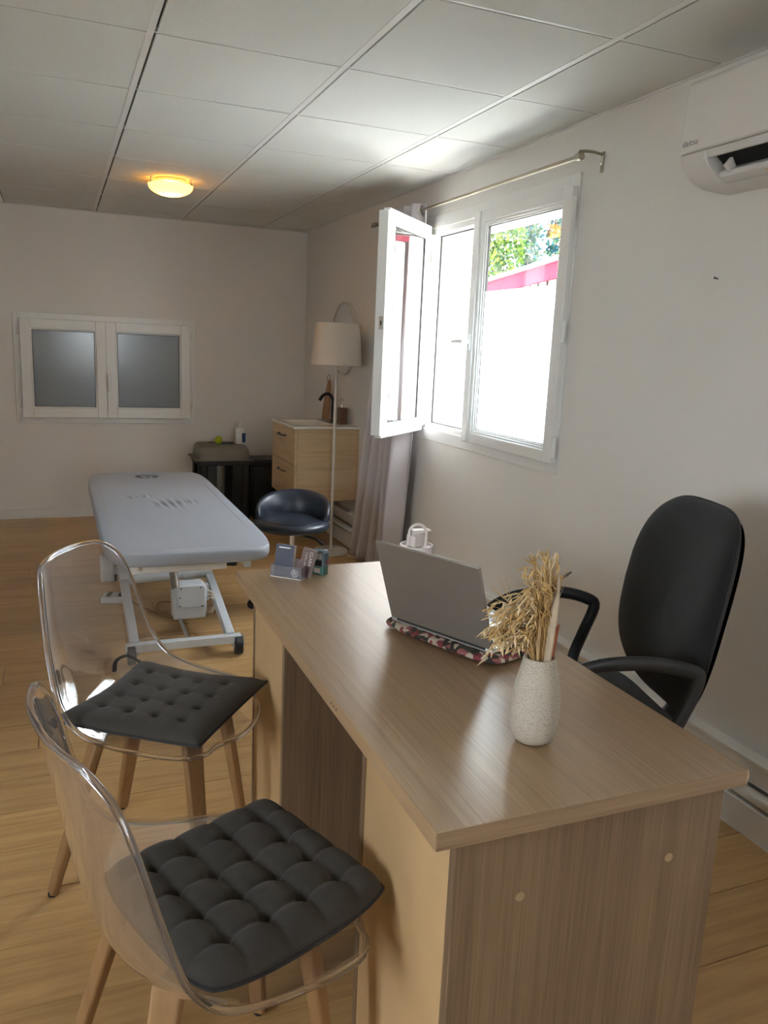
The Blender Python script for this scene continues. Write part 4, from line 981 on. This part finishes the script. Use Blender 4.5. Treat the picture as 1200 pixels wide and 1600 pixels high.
t = tag(MB().lathe([(0.0305*math.cos(a), 0.0305*math.sin(a)) for a in [-PI/2+PI*i/16 for i in range(17)]], n=28).build('ball', 'felt_green', smooth=80, loc=(1.128, 6.10, 0.490+0.106+0.0305)), 'yellow green massage ball resting on the taupe cushion', 'ball')
dk = MB().tube(smoothpath([(1.06, 6.17, 0.6005), (1.13, 6.16, 0.6005), (1.20, 6.15, 0.6005), (1.25, 6.13, 0.6005)], 4), [0.003]+[0.02]*11+[0.006], 8, flat=0.22, up=(0, 0, 1)).build('black_strap', 'black_plastic'); tag(dk, 'flat black strap lying behind the green ball', 'strap')
t = thing('pump_bottle', (1.302, 6.14, 0.5955), 'white lotion pump bottle with blue label on the taupe cushion', 'bottle')
MB().lathe([(0.0, 0), (0.038, 0), (0.040, 0.004), (0.040, 0.112), (0.036, 0.122), (0.016, 0.130), (0.013, 0.134), (0.0, 0.134)], n=30).build('bottle_body', 'bottle_white', t)
lb = MB()
for i in range(9):
    pass
lb.grid(lambda u, v: (0.0406*math.cos(-1.45+u*1.15), 0.0406*math.sin(-1.45+u*1.15), 0.012+0.072*v), 12, 2)
lb.build('blue_label', 'label_blue', t, smooth=60)
pmn = MB().cyl((0, 0, 0.132), (0, 0, 0.150), 0.013, n=16).cyl((0, 0, 0.15), (0, 0, 0.168), 0.006, n=12).build('pump_collar', 'bottle_white', t)
MB().tube([(0.008, 0.0, 0.170), (-0.010, -0.004, 0.172), (-0.032, -0.012, 0.166)], [0.008, 0.007, 0.004], 8).build('pump_nozzle', 'bottle_white', pmn)

t = thing('waste_bin', (1.500, 6.215, 0), 'tall black plastic waste bin beside the wall cabinet', 'bin')
def binq(z0, z1, a0, b0, a1, b1, mb): 
    vs = [(sx_*a, sy_*b_, z) for z, a, b_ in ((z0, a0, b0), (z1, a1, b1)) for sx_, sy_ in ((-1, -1), (1, -1), (1, 1), (-1, 1))]
    return mb.add(vs, [(3, 2, 1, 0), (4, 5, 6, 7), (0, 1, 5, 4), (1, 2, 6, 5), (2, 3, 7, 6), (3, 0, 4, 7)])
binq(0, 0.425, 0.10, 0.125, 0.122, 0.15, MB()).build('bin_body', 'bin_black', t, 0.02, seg=3)
binq(0.425, 0.455, 0.128, 0.156, 0.128, 0.156, MB()).build('bin_rim', 'bin_black', t, 0.008)
binq(0.455, 0.472, 0.126, 0.154, 0.105, 0.13, MB()).build('bin_lid', 'black_plastic', t, 0.006)

# ------------------------------------------------------------------ wall cabinet with basin
VZ0, VZ1 = 0.330, 0.822
t = thing('vanity_cabinet', (1.655, 5.375, VZ0), 'wall hung pale oak cabinet with two drawers under the basin', 'cabinet')
hx_, hy_ = 0.215, 0.300
hgt_ = VZ1-VZ0
MB().box(-hx_+0.018, 0.234, -hy_, -hy_+0.016, 0, hgt_).build('side_panel', 'vanity_oak_x', t, 0.001)
MB().box(-hx_+0.018, 0.234, hy_-0.016, hy_, 0, hgt_).build('side_panel', 'vanity_oak', t, 0.001)
MB().box(-hx_+0.018, 0.234, -hy_+0.016, hy_-0.016, 0, 0.016).build('bottom_panel', 'vanity_oak', t)
MB().box(0.22, 0.234, -hy_+0.016, hy_-0.016, 0.016, hgt_).build('back_panel', 'vanity_oak', t)
for k in range(2):
    z0, z1 = 0.002+k*0.246, 0.242+k*0.246
    d = MB().box(-hx_, -hx_+0.016, -hy_+0.001, hy_-0.001, z0, z1).build('drawer', 'vanity_oak', t, 0.0015)
    zc = z1-0.062
    MB().tube(smoothpath([(-hx_, -0.085, zc), (-hx_-0.02, -0.075, zc), (-hx_-0.024, 0.0, zc-0.002), (-hx_-0.02, 0.075, zc), (-hx_, 0.085, zc)], 4), 0.006, 8, flat=0.7).build('handle', 'black_plastic', d)
t = thing('wash_basin', (1.655, 5.375, VZ1), 'white ceramic basin top on the oak wall cabinet', 'basin')
bs = MB()
bs.box(-0.226, 0.236, -0.306, -0.20, 0, 0.016).box(-0.226, 0.236, 0.20, 0.306, 0, 0.016).box(-0.226, -0.175, -0.20, 0.20, 0, 0.016).box(0.09, 0.236, -0.20, 0.20, 0, 0.016)
bs.build('rim', 'ceramic_white', t, 0.003)
MB().add([(-0.175, -0.2, 0.014), (0.09, -0.2, 0.014), (0.09, 0.2, 0.014), (-0.175, 0.2, 0.014), (-0.13, -0.15, -0.08), (0.05, -0.15, -0.08), (0.05, 0.15, -0.08), (-0.13, 0.15, -0.08)], [(4, 5, 6, 7), (0, 4, 5, 1), (1, 5, 6, 2), (2, 6, 7, 3), (3, 7, 4, 0)]).build('bowl', 'ceramic_white', t)
MB().lathe([(0.0, 0), (0.02, 0), (0.02, 0.004), (0, 0.005)], (-0.04, 0, -0.079), 16).build('drain', 'chrome', t)
t = thing('tap', (1.795, 5.375, VZ1+0.016), 'black arched basin tap', 'tap')
MB().lathe([(0.0, 0), (0.024, 0), (0.024, 0.006), (0.014, 0.010), (0, 0.010)], n=18).build('base_ring', 'faucet_black', t)
MB().tube([(0, 0, 0.005)]+smoothpath([(0, 0, 0.12), (-0.002, -0.003, 0.165), (-0.035, -0.006, 0.200), (-0.075, -0.01, 0.190), (-0.102, -0.012, 0.155)], 6), 0.0115, 12).build('spout', 'faucet_black', t)
MB().tube([(0, -0.008, 0.03), (-0.004, -0.05, 0.036)], [0.006, 0.005], 8).build('lever', 'faucet_black', t)
t = thing('wooden_board', (1.815, 5.61, VZ1+0.017), 'tapered wooden board with hanging loop leaning on the wall above the basin', 'wooden board')
wbp = [(-0.075, 0), (0.06, 0), (0.066, 0.06), (0.060, 0.14), (0.045, 0.22), (0.024, 0.275), (0.010, 0.288), (-0.006, 0.285), (-0.030, 0.24), (-0.060, 0.15), (-0.074, 0.07)]
MB().prism(wbp, lambda y, z: (-0.006+0.10*z, y, z), lambda y, z: (0.008+0.10*z, y, z)).build('board', 'board_wood', t, 0.003)
MB().tube(smoothpath([(0.015, 0.01, 0.272), (0.012, 0.004, 0.305), (0.02, -0.012, 0.325), (0.024, -0.014, 0.30), (0.02, 0.005, 0.272)], 4), 0.0025, 6).build('hanging_loop', 'cable_brown', t)
t = thing('soap_dispenser', (1.826, 5.255, VZ1+0.0165), 'brown square soap dispenser beside the black tap', 'dispenser')
MB().box(-0.030, 0.030, -0.030, 0.030, 0, 0.115).build('bottle_body', 'soap_brown', t, 0.004)
sp = MB().cyl((0, 0, 0.115), (0, 0, 0.135), 0.012, n=14).cyl((0, 0, 0.135), (0, 0, 0.168), 0.0045, n=10).build('pump', 'chrome', t)
MB().tube([(0.0, 0, 0.168), (-0.012, -0.01, 0.172), (-0.03, -0.02, 0.166)], [0.007, 0.006, 0.004], 8).build('nozzle', 'chrome', sp)
t = thing('round_mirror', (XR, 5.425, 1.422), 'round wall mirror partly hidden behind the floor lamp shade', 'mirror')
MB().lathe([(0.0, 0.001), (0.252, 0.001), (0.252, 0.020), (0.243, 0.022), (0.243, 0.016), (0.0, 0.016)], n=60).build('frame', 'mirror_rim', t, rot=(0, -PI/2, 0))
MB().lathe([(0.0, 0.0165), (0.2425, 0.0165), (0.2425, 0.018), (0.0, 0.018)], n=60).build('mirror_glass', 'mirror_glass', t, smooth=20, rot=(0, -PI/2, 0))

# ------------------------------------------------------------------ floor lamp
t = thing('floor_lamp', (1.675, 4.965, 0), 'white floor lamp with drum shade in front of the mirror', 'floor lamp')
MB().lathe([(0.0, 0), (0.110, 0), (0.114, 0.004), (0.114, 0.018), (0.108, 0.023), (0.0, 0.024)], n=44).build('base', 'lamp_white', t)
MB().cyl((0, 0, 0.022), (0, 0, 1.33), 0.0095, n=14).build('pole', 'lamp_white', t)
shd = MB().lathe([(0.166, 1.250), (0.143, 1.512), (0.1405, 1.512), (0.1635, 1.250)], n=52)
shd.f = [f_ for f_ in shd.f if len(f_) == 4]
n_ = 52; shd.f += [(3*n_+j, 3*n_+(j+1) % n_, (j+1) % n_, j) for j in range(n_)]
sh = shd.build('shade', 'shade_linen', t)
for k in range(3):
    a = 2*PI*k/3; MB().cyl((0, 0, 1.33), (0.160*math.cos(a), 0.160*math.sin(a), 1.275), 0.002, n=6).build('shade_arm', 'lamp_white', sh)
MB().lathe([(0.0, 1.32), (0.018, 1.32), (0.02, 1.37), (0.0, 1.37)], n=16).build('bulb_holder', 'lamp_white', t)
MB().tube(smoothpath([(0.012, -0.01, 0.03), (0.055, -0.03, 0.030), (0.085, -0.075, 0.012), (0.080, -0.14, 0.006), (0.115, -0.22, 0.006), (0.112, -0.40, 0.006)], 6), 0.0035, 7).build('power_cord', 'cable_cream', t)

# outlet under the cabinet, wall nail
t = thing('power_outlet', (XR, 5.50, 0.30), 'white double socket box on the wall under the cabinet', 'socket')
MB().box(-0.028, 0, -0.085, 0.085, -0.04, 0.04).build('socket_box', 'outlet', t, 0.004)
for s_ in (-1, 1): MB().cyl((-0.0285, s_*0.04, 0), (-0.0275, s_*0.04, 0), 0.024, n=18).build('socket_face', 'pvc_grey', t)
t = tag(MB().cyl((-0.012, 0, 0.002), (0, 0, 0), 0.0022, n=8).cyl((-0.014, 0, 0.002), (-0.012, 0, 0.002), 0.004, n=8).build('wall_nail', 'nail_dark', loc=(XR, 1.975, 1.619)), 'small dark nail left in the wall below the air conditioner', 'nail')

# ------------------------------------------------------------------ outdoors
tag(MB().box(XR+WT, 60, -30, 60, -0.35, -0.15).build('ground', 'concrete', smooth=0), kind='structure')
tag(MB().box(-40, XL-0.25, -30, 30, -0.35, -0.05).build('ground_terrace', 'concrete', smooth=0), kind='structure')
tag(MB().box(XL-0.25, XR+WT, -30, YF-0.3, -0.35, -0.05).build('ground_porch', 'concrete', smooth=0), kind='structure')
ang = math.radians(15.1)
t = thing('neighbour_building', (6.0, 9.11, -0.15), 'white building with a red roof edge seen through the clear pane', 'building')
dx, dy = math.sin(ang), math.cos(ang); nx, ny = math.cos(ang), -math.sin(ang)
def bx(name, t0, t1, d0, d1, z0, z1, mat, par):
    vs = []
    for z in (z0, z1):
        for tt, dd in ((t0, d0), (t1, d0), (t1, d1), (t0, d1)): vs.append((tt*dx+dd*nx, tt*dy+dd*ny, z))
    return MB().add(vs, [(3, 2, 1, 0), (4, 5, 6, 7), (0, 1, 5, 4), (1, 2, 6, 5), (2, 3, 7, 6), (3, 0, 4, 7)]).build(name, mat, par)
bx('facade', -9, 6.5, 0.06, 1.6, 0, 2.60, 'exterior_render', t)
fa = bx('fascia', -9, 6.5, 0.0, 0.06, 2.50, 2.715, 'fascia_red', t)
bx('roof_cap', -9, 6.5, -0.05, 1.65, 2.715, 2.765, 'roof_cap', fa)
for k in range(26): bx('batten', -4+k*0.40, -4+k*0.40+0.035, 0.035, 0.065, 0.2, 2.499, 'batten_dark', t)
def tree(name, label, c, mats, fn, n, ls, seedv, trunk):
    rr = random.Random(seedv); t = thing(name, (c[0], c[1], -0.15), label, 'tree', group=None)
    MB().tube([(0, 0, 0), (0.03, 0.02, trunk*0.5), (0, 0, trunk)], [0.22, 0.16, 0.04], 8).build('trunk', 'bark', t)
    for mi, mt_ in enumerate(mats):
        mb = MB()
        for k in range(n//len(mats)):
            p, nrm = fn(rr); p = Vector(p)
            a = Vector((rr.uniform(-1, 1), rr.uniform(-1, 1), rr.uniform(-1, 1))).normalized(); b_ = a.cross(Vector((rr.uniform(-1, 1), rr.uniform(-1, 1), rr.uniform(-1, 1)))).normalized()
            s_ = ls*rr.uniform(0.6, 1.3)
            mb.add([p-a*s_, p+b_*s_*0.5, p+a*s_, p-b_*s_*0.5], [(0, 1, 2, 3)])
        tag(mb.build('foliage', mt_, t, smooth=0), kind='stuff')
    return t
def blob(cx, cy2, cz, rx, rz):
    def f(rr):
        while True:
            v_ = Vector((rr.uniform(-1, 1), rr.uniform(-1, 1), rr.uniform(-1, 1)))
            if 0.25 < v_.length < 1: break
        w_ = 1+0.25*math.sin(5*v_.x+3*v_.z)
        return (cx+v_.x*rx*w_, cy2+v_.y*rx*w_, cz+v_.z*rz), None
    return f
def cone(h0, h1, r):
    def f(rr):
        k = rr.random()**0.7; z = h0+(h1-h0)*k; q = r*(1-k)**0.8*(0.45+0.55*abs(math.sin(9*k*PI)))*math.sqrt(rr.random()); a = rr.uniform(0, 2*PI)
        return (q*math.cos(a), q*math.sin(a), z), None
    return f
def at(px, depth):
    d = Fw+Rt*((px[0]-600)/F_PX)-Up*((px[1]-800)/F_PX); d = d*(depth/math.hypot(d.x, d.y)); return (d.x, d.y, d.z+CAMH)
p = at((776, 400), 21.0); tree('broadleaf_tree', 'bright yellow green leafy tree behind the red roof edge', p, ['leaf_bright', 'leaf_mid', 'leaf_bright', 'leaf_mid'], blob(0, 0, 4.6, 0.66, 1.9), 5200, 0.065, 11, 4.8)
p = at((826, 400), 24.0); tree('cypress_tree', 'grey green slender tree between the leafy tree and the blue conifer', p, ['leaf_grey', 'leaf_mid', 'leaf_blue'], cone(1.5, 7.25, 0.75), 4600, 0.07, 12, 6.0)
p = at((866, 400), 22.0); tree('blue_conifer', 'blue green conifer with open branches at the right of the pane', p, ['leaf_blue', 'leaf_mid', 'leaf_blue'], cone(1.5, 6.4, 1.0), 3600, 0.065, 13, 5.8)
